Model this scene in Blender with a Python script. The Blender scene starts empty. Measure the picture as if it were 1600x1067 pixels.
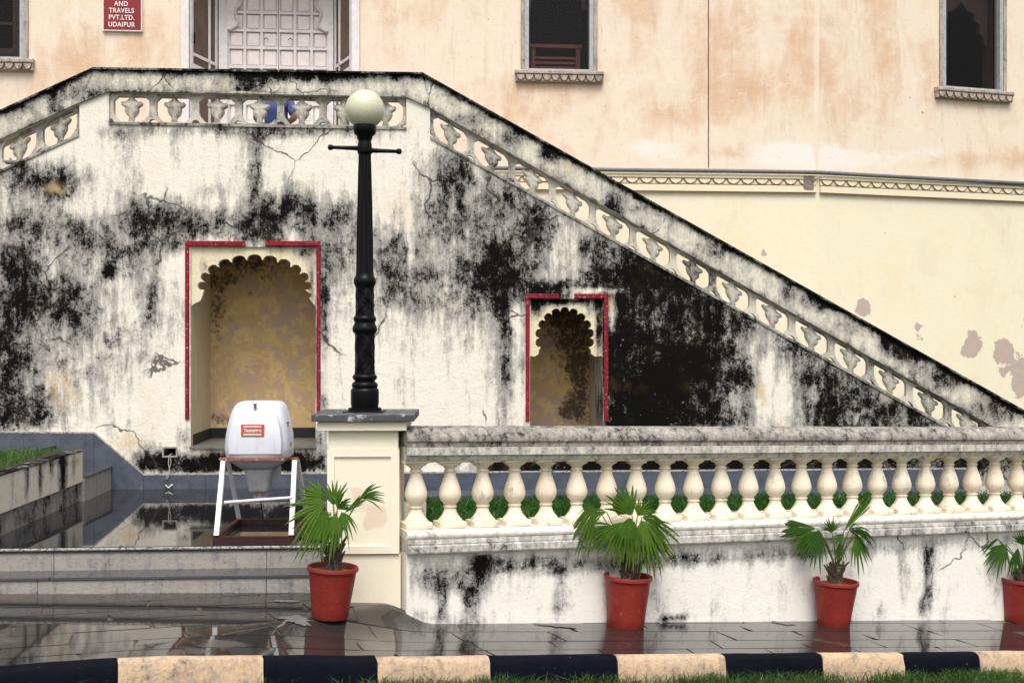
import bpy, math, random
import numpy as np
from mathutils import Vector, Matrix
from mathutils.geometry import delaunay_2d_cdt
R_ = random.Random(7)
scene = bpy.context.scene
COL = scene.collection
# ------------------------------------------------------------------ camera, sky, sun, exposure
CH = 2.257; F = 1850.0; HY = 540.0
cam = bpy.data.cameras.new('camera'); camo = bpy.data.objects.new('camera', cam); COL.objects.link(camo)
cam.sensor_width = 36; cam.lens = F / 1600 * 36; cam.shift_y = (HY - 533.5) / 1600
cam.clip_start = 0.1; cam.clip_end = 500
camo.location = (0, 0, CH); camo.rotation_euler = (math.radians(90), 0, 0)
scene.camera = camo
w = bpy.data.worlds.new('World'); scene.world = w; w.use_nodes = True
wn = w.node_tree; bg = wn.nodes['Background']
sky = wn.nodes.new('ShaderNodeTexSky'); sky.sky_type = 'NISHITA'; sky.sun_disc = False
SUN_EL, SUN_AZ = math.radians(58), math.radians(178)     # azimuth clockwise from +Y
sky.sun_elevation = SUN_EL; sky.sun_rotation = SUN_AZ; sky.air_density = 1.6; sky.dust_density = 5
hs = wn.nodes.new('ShaderNodeHueSaturation'); hs.inputs['Saturation'].default_value = 0.28
wn.links.new(sky.outputs[0], hs.inputs['Color']); wn.links.new(hs.outputs[0], bg.inputs[0])
bg.inputs[1].default_value = 0.15
sl = bpy.data.lights.new('sun', 'SUN'); sl.energy = 1.3; sl.angle = math.radians(25); sl.color = (1, .95, .88)
so = bpy.data.objects.new('sun', sl); COL.objects.link(so)
sd = Vector((math.sin(SUN_AZ) * math.cos(SUN_EL), math.cos(SUN_AZ) * math.cos(SUN_EL), math.sin(SUN_EL)))
so.rotation_euler = sd.to_track_quat('Z', 'Y').to_euler(); so.location = (0, -5, 15)
vs = scene.view_settings; vs.view_transform = 'Standard'; vs.look = 'None'; vs.gamma = 1; vs.use_curve_mapping = False
vs.exposure = 0.36

# ------------------------------------------------------------------ frames: real planes the place is measured on
class Fr:
    def __init__(s, o, ang):
        s.o = Vector(o); s.a = ang
        s.U = Vector((math.cos(ang), math.sin(ang), 0)); s.N = Vector((-math.sin(ang), math.cos(ang), 0))
    def world(s, u, n, z): return s.o + s.U * u + s.N * n + Vector((0, 0, z))
    def px(s, px, py, n=0.0):
        d = Vector(((px - 800) / F, 1, (HY - py) / F)); c = Vector((0, 0, CH))
        t = (s.o + s.N * n - c).dot(s.N) / d.dot(s.N)
        p = c + d * t - s.o
        return (p.dot(s.U), p.z)
    def loc(s, p): q = Vector(p) - s.o; return (q.dot(s.U), q.dot(s.N), q.z)
def proj(X, Y, Z): return 800 + F * X / Y, HY - F * (Z - CH) / Y
FS = Fr((-3.05, 14.1, 0), math.atan(.068))               # stair wall
FA = Fr((0, 16.35, 0), math.atan(.085))                  # palace facade
brk = FA.px(1277, 270); bw = FA.world(brk[0], 0, 0)
FB = Fr((bw.x, bw.y, 0), math.atan(.31))                 # palace facade beyond its corner
PA = math.atan2(2.15, 5.562)
FP = Fr((-.773, 9.6, 0), PA)                             # balustrade line
SLB = -.0262                                             # fall of the balustrade
W0 = FP.px(651, 975, -.15); W1 = FP.px(1554, 968, -.15)
SLG = (W1[1] - W0[1]) / (W1[0] - W0[0])                  # fall of the street
def sstep(a, b, x):
    t = min(1, max(0, (x - a) / (b - a))); return t * t * (3 - 2 * t)
def gR(X, Y):
    u, n, _ = FP.loc((X, Y, 0)); return W0[1] + SLG * (u - W0[0])
def pave(X, Y):
    r = gR(X, Y); l = .212 - .015 * (X + 1.7)
    u, n, _ = FP.loc((X, Y, 0)); d = max(0, -.15 - n)
    e = W0[0] + .16 - d * .55; wdt = .42 + 2.4 * d
    return r + (l - r) * (1 - sstep(e - wdt, e, u))

# ------------------------------------------------------------------ object helpers
def link(o, parent=None):
    COL.objects.link(o)
    if parent: o.parent = parent
    return o
def tag(o, label=None, cat=None, group=None, kind=None):
    for k, v in (('label', label), ('category', cat), ('group', group), ('kind', kind)):
        if v: o[k] = v
    return o
def empty(name, loc=(0, 0, 0), rz=0.0, **k):
    o = bpy.data.objects.new(name, None); link(o); o.location = loc; o.rotation_euler = (0, 0, rz)
    o.empty_display_size = .1
    return tag(o, **k)
def fempty(name, fr, u=0, n=0, z=0, **k):
    return empty(name, fr.world(u, n, z), fr.a, **k)
class MB:
    def __init__(s): s.v = []; s.f = []; s.sm = False
    def add(s, v, f):
        b = len(s.v); s.v += [tuple(p) for p in v]; s.f += [tuple(i + b for i in q) for q in f]; return s
    def box(s, x0, y0, z0, x1, y1, z1):
        v = [(x0, y0, z0), (x1, y0, z0), (x1, y1, z0), (x0, y1, z0), (x0, y0, z1), (x1, y0, z1), (x1, y1, z1), (x0, y1, z1)]
        return s.add(v, [(0, 3, 2, 1), (4, 5, 6, 7), (0, 1, 5, 4), (1, 2, 6, 5), (2, 3, 7, 6), (3, 0, 4, 7)])
    def bbox(s, x0, y0, z0, x1, y1, z1, b=.01):
        # box with chamfered edges towards the viewer (-y)
        pr = [(x0, z0), (x1, z0), (x1, z1), (x0, z1)]; q = [(x0 + b, z0 + b), (x1 - b, z0 + b), (x1 - b, z1 - b), (x0 + b, z1 - b)]
        v = [(a, y1, c) for a, c in pr] + [(a, y0 + b, c) for a, c in pr] + [(a, y0, c) for a, c in q]
        f = [(3, 2, 1, 0), (8, 9, 10, 11)]
        for i in range(4):
            j = (i + 1) % 4; f += [(i, j, 4 + j, 4 + i), (4 + i, 4 + j, 8 + j, 8 + i)]
        return s.add(v, f)
    def prism(s, poly, y0, y1, holes=(), cell=None):
        v, f, loops = fill(poly, holes, cell)
        n = len(v)
        s.add([(a, y0, c) for a, c in v], f)
        if cell: v2, f2, loops2 = fill(poly, holes, None)
        else: v2, f2 = v, f
        s.add([(a, y1, c) for a, c in v2], [tuple(reversed(q)) for q in f2])
        for lp in [poly] + list(holes):
            m = len(lp); vv = [(a, y0, c) for a, c in lp] + [(a, y1, c) for a, c in lp]
            s.add(vv, [(i, (i + 1) % m, m + (i + 1) % m, m + i) for i in range(m)])
        return s
    def lathe(s, prof, n=24, c=(0, 0, 0), square=0, a0=0):
        b = len(s.v); V = []
        for r, z in prof:
            for i in range(n):
                a = 2 * math.pi * i / n + a0
                V.append((c[0] + r * math.cos(a), c[1] + r * math.sin(a), c[2] + z))
        f = []
        for j in range(len(prof) - 1):
            for i in range(n):
                k = (i + 1) % n; f.append((j * n + i, j * n + k, (j + 1) * n + k, (j + 1) * n + i))
        m = len(prof) - 1
        f.append(tuple(reversed(range(n)))); f.append(tuple(m * n + i for i in range(n)))
        return s.add(V, f)
    def tube(s, path, r, n=8, cap=True):
        P = [Vector(p) for p in path]; rs = r if isinstance(r, (list, tuple)) else [r] * len(P)
        V = []; prev = None
        for i, p in enumerate(P):
            d = (P[min(i + 1, len(P) - 1)] - P[max(i - 1, 0)]).normalized()
            if prev is None:
                a = d.cross(Vector((0, 0, 1)));
                if a.length < .1: a = d.cross(Vector((1, 0, 0)))
            else: a = prev - d * prev.dot(d)
            a.normalize(); prev = a; b = d.cross(a)
            for k in range(n):
                t = 2 * math.pi * k / n; V.append(p + (a * math.cos(t) + b * math.sin(t)) * rs[i])
        f = []
        for j in range(len(P) - 1):
            for i in range(n):
                k = (i + 1) % n; f.append((j * n + i, (j + 1) * n + i, (j + 1) * n + k, j * n + k))
        if cap: f.append(tuple(range(n))); f.append(tuple((len(P) - 1) * n + i for i in reversed(range(n))))
        return s.add(V, f)
    def extrude(s, prof, path):
        # prof: closed list of (n, z); path: list of (u, dz)
        m = len(prof); V = [(u, a, c + dz) for u, dz in path for a, c in prof]
        f = []
        for j in range(len(path) - 1):
            for i in range(m):
                k = (i + 1) % m; f.append((j * m + i, j * m + k, (j + 1) * m + k, (j + 1) * m + i))
        f.append(tuple(range(m))); f.append(tuple((len(path) - 1) * m + i for i in reversed(range(m))))
        return s.add(V, f)
    def mesh(s, name, mat, smooth=None):
        me = bpy.data.meshes.new(name); me.from_pydata(s.v, [], s.f)
        if mat: me.materials.append(mat)
        if smooth:
            me.polygons.foreach_set('use_smooth', [True] * len(me.polygons))
        me.update()
        return me
    def build(s, name, mat, parent=None, smooth=None, fix=True):
        me = s.mesh(name, mat, smooth)
        if fix:
            import bmesh
            bm = bmesh.new(); bm.from_mesh(me); bmesh.ops.remove_doubles(bm, verts=bm.verts, dist=1e-5)
            bmesh.ops.recalc_face_normals(bm, faces=bm.faces); bm.to_mesh(me); bm.free()
        if smooth: me.set_sharp_from_angle(angle=math.radians(smooth if smooth > 1 else 40))
        return link(bpy.data.objects.new(name, me), parent)
def fill(poly, holes=(), cell=None):
    pts = []; edges = []
    for lp in [poly] + list(holes):
        b = len(pts); m = len(lp); pts += [tuple(p) for p in lp]; edges += [(b + i, b + (i + 1) % m) for i in range(m)]
    if cell:
        xs = [p[0] for p in poly]; zs = [p[1] for p in poly]
        gx = np.arange(min(xs) + cell / 2, max(xs), cell); gz = np.arange(min(zs) + cell / 2, max(zs), cell)
        G = np.array([(a, c) for a in gx for c in gz]); G += (np.random.RandomState(3).rand(*G.shape) - .5) * cell * .3
        ok = inside(G, poly)
        for h in holes: ok &= ~inside(G, h)
        pts += [tuple(p) for p in G[ok]]
    v, e, f, *_ = delaunay_2d_cdt([Vector(p) for p in pts], edges, [], 0, 1e-6)
    V = np.array([tuple(p) for p in v]); T = np.array([tuple(q) for q in f])
    C = V[T].mean(axis=1); ok = inside(C, poly)
    for h in holes: ok &= ~inside(C, h)
    A = V[T]; ar = np.abs((A[:, 1, 0] - A[:, 0, 0]) * (A[:, 2, 1] - A[:, 0, 1]) - (A[:, 2, 0] - A[:, 0, 0]) * (A[:, 1, 1] - A[:, 0, 1]))
    ok &= ar > 1e-9
    return [tuple(p) for p in V], [tuple(int(i) for i in t) for t in T[ok]], None
def inside(P, poly):
    x, y = P[:, 0], P[:, 1]; r = np.zeros(len(P), bool); n = len(poly)
    for i in range(n):
        x0, y0 = poly[i]; x1, y1 = poly[(i + 1) % n]
        if y0 == y1: continue
        c = ((y0 > y) != (y1 > y)) & (x < (x1 - x0) * (y - y0) / (y1 - y0) + x0); r ^= c
    return r
def blobs(px, py, lst):
    d = np.zeros(len(px))
    for cx, cy, rx, ry, s in lst:
        g = np.exp(-(np.abs((px - cx) / rx) ** 2.4 + np.abs((py - cy) / ry) ** 2.4))
        d = 1 - (1 - d) * (1 - s * g) if s > 0 else d * (1 + s * g)
    return d
def paint(o, fr, base, **maps):
    me = o.data; n = len(me.vertices); co = np.empty(n * 3); me.vertices.foreach_get('co', co); co = co.reshape(-1, 3)
    X = fr.o.x + fr.U.x * co[:, 0] + fr.N.x * co[:, 1]; Y = fr.o.y + fr.U.y * co[:, 0] + fr.N.y * co[:, 1]
    px = 800 + F * X / Y; py = HY - F * (co[:, 2] + base - CH) / Y
    for k, l in maps.items():
        at = me.attributes.new(k, 'FLOAT', 'POINT'); at.data.foreach_set('value', blobs(px, py, l).astype(np.float32))
def lettering(txt, size, mat, parent, loc, sx, off, ext=.0015, sc=1.0):
    cu = bpy.data.curves.new('lettering', 'FONT'); cu.body = txt; cu.size = size; cu.align_x = 'CENTER'; cu.align_y = 'CENTER'; cu.extrude = ext; cu.offset = off; cu.space_character = sc
    t = bpy.data.objects.new('lettering', cu); COL.objects.link(t); bpy.context.view_layer.update()
    me = bpy.data.meshes.new_from_object(t); bpy.data.objects.remove(t); bpy.data.curves.remove(cu)
    me.materials.clear(); me.materials.append(mat); me.name = 'lettering'
    o = link(bpy.data.objects.new('lettering', me), parent); o.location = loc; o.rotation_euler = (math.radians(90), 0, 0); o.scale = (sx, 1, 1); return o
def copy_piece(o, loc=None, rot=None, parent=None):
    c = o.copy(); COL.objects.link(c)
    if parent is not None: c.parent = parent
    if loc is not None: c.location = loc
    if rot is not None: c.rotation_euler = rot
    return c

# ------------------------------------------------------------------ materials
class MT:
    def __init__(s, name):
        s.m = bpy.data.materials.new(name); s.m.use_nodes = True; s.t = s.m.node_tree; s.b = s.t.nodes['Principled BSDF']
        s.pos = s.t.nodes.new('ShaderNodeNewGeometry').outputs['Position']
    def L(s, a, b): s.t.links.new(a, b)
    def put(s, sock, v):
        if hasattr(v, 'links'): s.L(v, sock)
        elif isinstance(v, (tuple, list)) and len(v) == 3 and sock.type == 'RGBA': sock.default_value = (*v, 1)
        else: sock.default_value = v
    def scale(s, v, sc):
        n = s.t.nodes.new('ShaderNodeMapping'); s.L(v, n.inputs[0]); n.inputs['Scale'].default_value = sc; return n.outputs[0]
    def noise(s, sc, det=6, ro=.6, vec=None, dist=0):
        n = s.t.nodes.new('ShaderNodeTexNoise'); s.L(vec or s.pos, n.inputs['Vector'])
        n.inputs['Scale'].default_value = sc; n.inputs['Detail'].default_value = det; n.inputs['Roughness'].default_value = ro
        n.inputs['Distortion'].default_value = dist; return n.outputs['Fac']
    def math(s, op, a, b=0.0, c=0.0, clamp=False):
        n = s.t.nodes.new('ShaderNodeMath'); n.operation = op; n.use_clamp = clamp
        s.put(n.inputs[0], a); s.put(n.inputs[1], b); s.put(n.inputs[2], c); return n.outputs[0]
    def ss(s, v, a, b, lo=0.0, hi=1.0):
        n = s.t.nodes.new('ShaderNodeMapRange'); n.interpolation_type = 'SMOOTHSTEP'
        s.put(n.inputs[0], v); n.inputs[1].default_value = a; n.inputs[2].default_value = b
        n.inputs[3].default_value = lo; n.inputs[4].default_value = hi; return n.outputs[0]
    def mix(s, f, a, b, mode='MIX'):
        n = s.t.nodes.new('ShaderNodeMix'); n.data_type = 'RGBA'; n.blend_type = mode
        s.put(n.inputs[0], f); s.put(n.inputs[6], a); s.put(n.inputs[7], b); return n.outputs[2]
    def attr(s, name):
        n = s.t.nodes.new('ShaderNodeAttribute'); n.attribute_name = name; return n.outputs['Fac']
    def bump(s, h, st=.3, d=.01):
        n = s.t.nodes.new('ShaderNodeBump'); s.put(n.inputs['Strength'], st); n.inputs['Distance'].default_value = d
        s.L(h, n.inputs['Height']); s.L(n.outputs[0], s.b.inputs['Normal'])
    def out(s, col=None, rough=None, spec=None, metal=None):
        if col is not None: s.put(s.b.inputs['Base Color'], col)
        if rough is not None: s.put(s.b.inputs['Roughness'], rough)
        if spec is not None: s.put(s.b.inputs['Specular IOR Level'], spec)
        if metal is not None: s.put(s.b.inputs['Metallic'], metal)
        return s.m
def mould(name, base=(.80, .74, .62), dens=None, warm=(.70, .55, .33), warmth=.35, streak=1.3, dark=(.006, .0055, .005), grey=(.30, .29, .285), off=0.0, peel=None, gscale=1.0, rnd=0, cracks=0, bd=.028):
    t = MT(name)
    d = t.attr('mould') if dens is None else dens
    if rnd:
        oi = t.t.nodes.new('ShaderNodeObjectInfo').outputs['Random']
        d = t.math('ADD', t.math('MULTIPLY', t.math('SUBTRACT', oi, .5), rnd), d)
    st = t.noise(5.5 * gscale, 8, .72, t.scale(t.pos, (1.5, 1.5, .24)))
    bl = t.noise(2.4 * gscale, 12, .72, None, .3)
    cl = t.noise(8.5 * gscale, 12, .78, t.scale(t.pos, (1, 1, .62)), .25)
    fi = t.noise(38, 5, .75)
    sp = t.noise(110, 3, .6)
    def sub(v, k): return t.math('MULTIPLY', t.math('SUBTRACT', v, .5), k)
    m = t.math('ADD', t.math('ADD', sub(bl, 1.35), sub(cl, 1.5)), t.math('ADD', sub(fi, .8), t.math('ADD', sub(st, streak * .55), sub(sp, .5))))
    m = t.math('ADD', t.math('MULTIPLY', d, .84), m)
    if off: m = t.math('ADD', m, off)
    mw = t.math('ADD', t.math('MULTIPLY', d, 1.08), t.math('ADD', sub(st, streak * 1.5), t.math('ADD', sub(bl, .9), t.math('ADD', sub(cl, 1.3), sub(fi, .7)))))
    gw = t.ss(mw, .04, .66)
    dk = t.ss(m, .43, .76)
    wv = t.noise(1.3, 6, .6)
    c = t.mix(t.ss(wv, .5, .78, 0, warmth), base, warm)
    c = t.mix(t.ss(t.noise(9, 8, .7), .58, .75, 0, .45), c, tuple(x * .78 for x in base))
    gv = t.mix(t.ss(t.noise(6, 8, .7), .35, .65), grey, tuple(x * .55 for x in grey))
    c = t.mix(t.math('MULTIPLY', gw, .80), c, gv)
    olive = t.mix(t.ss(t.noise(3.1, 6, .6), .55, .72), dark, (.030, .022, .010))
    c = t.mix(dk, c, olive)
    if cracks:
        vo = t.t.nodes.new('ShaderNodeTexVoronoi'); vo.feature = 'DISTANCE_TO_EDGE'; vo.inputs['Scale'].default_value = cracks
        nz = t.t.nodes.new('ShaderNodeTexNoise'); nz.inputs['Scale'].default_value = 3; nz.inputs['Detail'].default_value = 6; t.L(t.pos, nz.inputs['Vector'])
        va = t.t.nodes.new('ShaderNodeVectorMath'); va.operation = 'MULTIPLY_ADD'; t.L(nz.outputs['Color'], va.inputs[0]); va.inputs[1].default_value = (.38, .38, .38); t.L(t.pos, va.inputs[2])
        t.L(va.outputs[0], vo.inputs['Vector'])
        ck = t.math('MULTIPLY', t.ss(vo.outputs['Distance'], .004, .012, 1, 0), t.ss(t.noise(.9, 3, .5), .53, .58))
        c = t.mix(t.math('MULTIPLY', ck, .85), c, (.05, .04, .035))
    # small chips where plaster shows through the mould
    ch = t.ss(t.noise(26, 4, .6, t.scale(t.pos, (1, 1, .8))), .70, .73)
    c = t.mix(t.math('MULTIPLY', ch, t.math('MULTIPLY', dk, .75)), c, tuple(x * .72 for x in base))
    if peel:
        och = t.attr('ochre'); e = t.ss(t.math('ADD', och, t.math('MULTIPLY', t.math('SUBTRACT', t.noise(7, 6, .6), .5), .6)), .35, .6)
        c = t.mix(t.math('MULTIPLY', e, .7), c, peel)
    t.bump(t.math('ADD', t.math('MULTIPLY', bl, 1.2), t.math('ADD', t.math('MULTIPLY', fi, .5), t.math('MULTIPLY', dk, -.3))), .7, bd)
    return t.out(c, .85, .05)
def painted(name, col, var=.15, rough=.6, sc=8, spec=.4, rust=None, bump=.1, metal=0):
    t = MT(name)
    c = t.mix(t.ss(t.noise(sc, 6, .65), .35, .7), col, tuple(x * (1 - var) for x in col))
    c = t.mix(t.ss(t.noise(sc * 6, 3, .6), .6, .7, 0, .5), c, tuple(x * (1 - 2 * var) for x in col))
    if rust:
        c = t.mix(t.ss(t.noise(sc * 2.2, 8, .75), rust[0], rust[0] + .06), c, rust[1])
    if bump: t.bump(t.noise(sc * 5, 5, .6), bump, .006)
    return t.out(c, rough, spec, metal)
m_stair = mould('weathered_plaster', cracks=.8, base=(.86, .81, .71), peel=(.60, .46, .26))
m_coping = mould('coping_plaster', base=(.60, .56, .45), dens=.58, streak=.9, warm=(.50, .38, .14), warmth=.5)
m_cope = mould('parapet_coping_plaster', cracks=1.3, base=(.78, .73, .61), dens=None, streak=.7, gscale=1.2, warm=(.50, .36, .12), warmth=.6)
m_cap = mould('mossy_cap', dens=.85, base=(.4, .45, .4))
m_jali = mould('jali_plaster', base=(.66, .62, .53), dens=.30, streak=.7, gscale=2.2, rnd=.5)
m_lower = mould('plinth_plaster', bd=.016, cracks=1.1, base=(.86, .83, .77), streak=1.1, warmth=.15)
m_rail = mould('rail_stone', base=(.60, .55, .48), dens=.50, streak=.5, gscale=2.0, grey=(.27, .25, .24))
m_fascia = mould('fascia_plaster', base=(.74, .70, .62), dens=.28, gscale=2.2, streak=.9, warmth=.1)
m_base2 = mould('base_moulding_plaster_low', base=(.76, .72, .66), dens=.36, gscale=1.6, streak=1.0, warmth=.1)
m_base = mould('base_moulding_plaster', base=(.82, .78, .71), dens=.12, gscale=2.2, streak=1.0, warmth=.1)
m_baluster = mould('baluster_plaster', bd=.012, rnd=.35, base=(.82, .73, .59), dens=-.06, gscale=1.5, warm=(.70, .46, .26), warmth=.55)
m_pier = mould('pier_plaster', bd=.006, base=(.87, .80, .65), dens=-.40, warm=(.76, .52, .34), warmth=.3)
m_panel = mould('pier_panel_plaster', bd=.006, base=(.86, .79, .64), dens=-.42, warm=(.76, .52, .34), warmth=.3, peel=(.74, .56, .44))
m_planter = mould('planter_plaster', base=(.74, .68, .58), dens=None, streak=.8, gscale=1.2)
m_plinthdk = mould('planter_foot_plaster', base=(.45, .42, .38), dens=.55, streak=.8)
def facade(name, base, upper):
    t = MT(name)
    o = t.attr('orange')
    st = t.noise(2.2, 8, .65, t.scale(t.pos, (1.3, 1.3, .45)), .6)
    bl = t.noise(1.1, 10, .68, None, .8)
    m = t.math('ADD', o, t.math('ADD', t.math('MULTIPLY', t.math('SUBTRACT', st, .5), 1.5), t.math('MULTIPLY', t.math('SUBTRACT', bl, .5), 1.6)))
    f = t.ss(m, .0, .85)
    if upper:
        c = t.mix(t.math('MULTIPLY', f, .8), base, (.64, .39, .23))
        dr = t.noise(7, 8, .7, t.scale(t.pos, (1, 1, .12)))
        c = t.mix(t.ss(dr, .54, .70, 0, .28), c, (.46, .33, .24))
        c = t.mix(t.ss(t.math('ADD', t.attr('salt'), t.math('MULTIPLY', t.math('SUBTRACT', t.noise(3, 8, .7, t.scale(t.pos, (.6, .6, 1.6)), .8), .5), 1.0)), .35, .75, 0, .85), c, (.85, .79, .74))
        brush = t.noise(60, 2, .5, t.scale(t.pos, (.08, .08, 1)))
        c = t.mix(t.ss(brush, .45, .7, 0, .10), c, (.9, .85, .75))
        c = t.mix(t.ss(t.noise(16, 8, .7), .58, .70, 0, .45), c, (.55, .36, .22))
        c = t.mix(t.ss(t.noise(4, 9, .75, None, 1), .56, .64, 0, .35), c, (.84, .78, .72))
    else:
        c = t.mix(t.math('MULTIPLY', f, .6), base, (.80, .64, .34))
        c = t.mix(t.ss(t.noise(.8, 9, .7, None, .8), .50, .66, 0, .35), c, (.70, .60, .44))
        c = t.mix(t.ss(t.noise(3.5, 9, .75, t.scale(t.pos, (1, 1, .3))), .55, .70, 0, .3), c, (.60, .52, .40))
        brush = t.noise(60, 3, .6, t.scale(t.pos, (.12, .12, 1)))
        c = t.mix(t.ss(brush, .5, .7, 0, .25), c, tuple(x * .85 for x in base))
    dk = t.ss(t.math('ADD', t.attr('mould'), t.math('MULTIPLY', t.math('SUBTRACT', t.noise(14, 8, .75), .5), 1.1)), .5, .62)
    c = t.mix(dk, c, (.10, .06, .04))
    pe = t.ss(t.math('ADD', t.attr('peel'), t.math('MULTIPLY', t.math('SUBTRACT', t.noise(7, 9, .7), .5), 1.1)), .46, .48)
    c = t.mix(pe, c, t.mix(t.noise(20, 5, .6), (.42, .33, .29), (.55, .45, .40)))
    # pin holes
    ph = t.ss(t.noise(11, 2, .4), .785, .80)
    c = t.mix(t.math('MULTIPLY', ph, .8), c, (.12, .07, .05))
    t.bump(t.math('ADD', t.noise(9, 10, .7), t.math('MULTIPLY', pe, -.6)), .35, .015)
    return t.out(c, .85, .2)
m_facu = facade('peach_limewash', (.80, .68, .55), True)
m_facl = facade('cream_limewash', (.82, .75, .575), False)
m_cornice = mould('cornice_plaster', bd=.010, base=(.82, .73, .53), dens=-.28, warmth=.2)
m_red = painted('red_border_paint', (.27, .018, .034), .4, .7, 14, .1, rust=(.58, (.55, .42, .36)))
m_broken = painted('bare_broken_plaster', (.30, .24, .22), .5, .9, 25, .1, bump=.8)
m_plate = mould('arch_plate_plaster', base=(.80, .70, .50), dens=None, warm=(.72, .52, .25), warmth=.5)
def nichemat(name, dens):
    t = MT(name)
    a = t.noise(1.7, 10, .7, None, .5); b = t.noise(2.0, 12, .75, None, .6); c3 = t.noise(5, 12, .78)
    c = t.mix(t.ss(a, .40, .55), (.74, .54, .22), (.66, .44, .24))
    c = t.mix(t.ss(b, .46, .56), c, (.58, .43, .33))
    c = t.mix(t.ss(c3, .51, .56, 0, .85), c, (.80, .60, .30))
    c = t.mix(t.ss(t.noise(9, 10, .8), .56, .66, 0, .55), c, (.28, .17, .09))
    mm = t.math('ADD', t.attr('mould'), t.math('ADD', t.math('MULTIPLY', t.math('SUBTRACT', t.noise(3, 10, .72), .5), 1.5), t.math('MULTIPLY', t.math('SUBTRACT', t.noise(24, 5, .7), .5), 1.0)))
    c = t.mix(t.ss(mm, .42, .80, 0, .9), c, (.060, .042, .024))
    t.bump(t.math('ADD', b, t.math('MULTIPLY', c3, .5)), .5, .015)
    return t.out(c, .8, .25)
m_niche = nichemat('niche_plaster', 0)
m_nside = mould('niche_side_plaster', base=(.66, .56, .38), dens=None, warmth=.3)
m_skirt = painted('blue_grey_stone', (.085, .10, .132), .35, .5, 7, .4, rust=(.64, (.30, .31, .33)))
m_skirttop = painted('limed_edge', (.50, .48, .45), .3, .7, 20, rust=(.50, (.08, .08, .08)))
m_black = painted('black_skirting', (.02, .02, .022), .4, .6, 10)
m_nfloor = painted('grey_sill_stone', (.17, .165, .16), .3, .4, 10)
m_iron = painted('black_cast_iron', (.0035, .004, .0065), .3, .30, 30, .16, rust=(.69, (.05, .04, .035)), bump=.25)
def globem():
    t = MT('frosted_globe')
    f = t.ss(t.noise(26, 6, .75), .62, .72)
    c = t.mix(t.math('MULTIPLY', f, .6), (.62, .61, .46), (.30, .27, .16))
    t.b.inputs['Subsurface Weight'].default_value = .3; t.b.inputs['Subsurface Radius'].default_value = (.05, .05, .03)
    return t.out(c, t.ss(t.noise(40, 4, .6), .4, .7, .22, .4), .5)
m_globe = globem()
def wet(name, dry, wetc, lo=.03, hi=.22, thr=.5, bumps=.02, coat=.0, ior=1.5):
    t = MT(name)
    p = t.noise(1.6, 6, .6); q = t.noise(14, 6, .65)
    dm = t.ss(t.math('ADD', p, t.math('MULTIPLY', t.math('SUBTRACT', q, .5), .25)), thr, thr + .12)
    c = t.mix(t.noise(5, 8, .7), wetc, tuple(x * 1.7 for x in wetc))
    c = t.mix(t.math('MULTIPLY', dm, .75), c, dry)
    c = t.mix(t.ss(t.noise(60, 3, .6), .62, .7, 0, .4), c, tuple(x * .5 for x in wetc))
    t.bump(t.math('ADD', t.noise(2.2, 3, .5), t.math('MULTIPLY', q, t.math('MULTIPLY', dm, .15))), bumps, .01)
    t.b.inputs['IOR'].default_value = ior; t.b.inputs['Coat Weight'].default_value = coat; t.b.inputs['Coat Roughness'].default_value = .015
    return t.out(c, t.math('ADD', t.ss(q, .3, .8, lo, lo + .03), t.math('MULTIPLY', dm, hi)), .6)
m_pave = wet('wet_slate', (.11, .10, .092), (.020, .018, .017), .03, .13, .56, .05, .0, 1.5)
m_terr = wet('flooded_terrace_slate', (.06, .06, .06), (.012, .012, .014), .02, .10, .62, .02, 0)
m_mortar = painted('wet_mortar', (.11, .08, .06), .4, .35, 20)
m_riser = mould('step_stone', base=(.36, .335, .31), dens=.14, streak=1.1, warm=(.42, .32, .22), grey=(.22, .22, .25), gscale=2.0)
m_tread = wet('wet_tread', (.07, .07, .075), (.045, .045, .05), .06, .2, .5)
m_kcream = mould('cream_kerb_paint', base=(.68, .48, .31), dens=.27, gscale=2.5, streak=.3, warm=(.7, .45, .25))
m_kdark = painted('black_kerb_paint', (.0035, .0045, .010), .4, .7, 9, .08, rust=(.66, (.34, .29, .24)), bump=.5)
def potm():
    t = MT('red_pot'); oi = t.t.nodes.new('ShaderNodeObjectInfo').outputs['Random']
    c = t.mix(oi, (.20, .018, .013), (.25, .026, .018))
    c = t.mix(t.ss(t.noise(7, 8, .7), .45, .70, 0, .5), c, (.13, .012, .010))
    c = t.mix(t.ss(t.noise(11, 8, .75, t.scale(t.pos, (1, 1, .4))), .58, .74, 0, .4), c, (.34, .14, .10))
    c = t.mix(t.ss(t.noise(90, 3, .6), .66, .70, 0, .6), c, (.42, .30, .26))
    t.bump(t.noise(30, 5, .6), .12, .004)
    return t.out(c, t.ss(t.noise(9, 5, .6), .3, .7, .35, .6), .35)
m_pot = potm()
m_soil = painted('pot_soil', (.20, .14, .09), .5, .9, 40, bump=.8)
m_earth = painted('garden_soil', (.05, .035, .02), .5, .9, 10, bump=.8)
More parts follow.
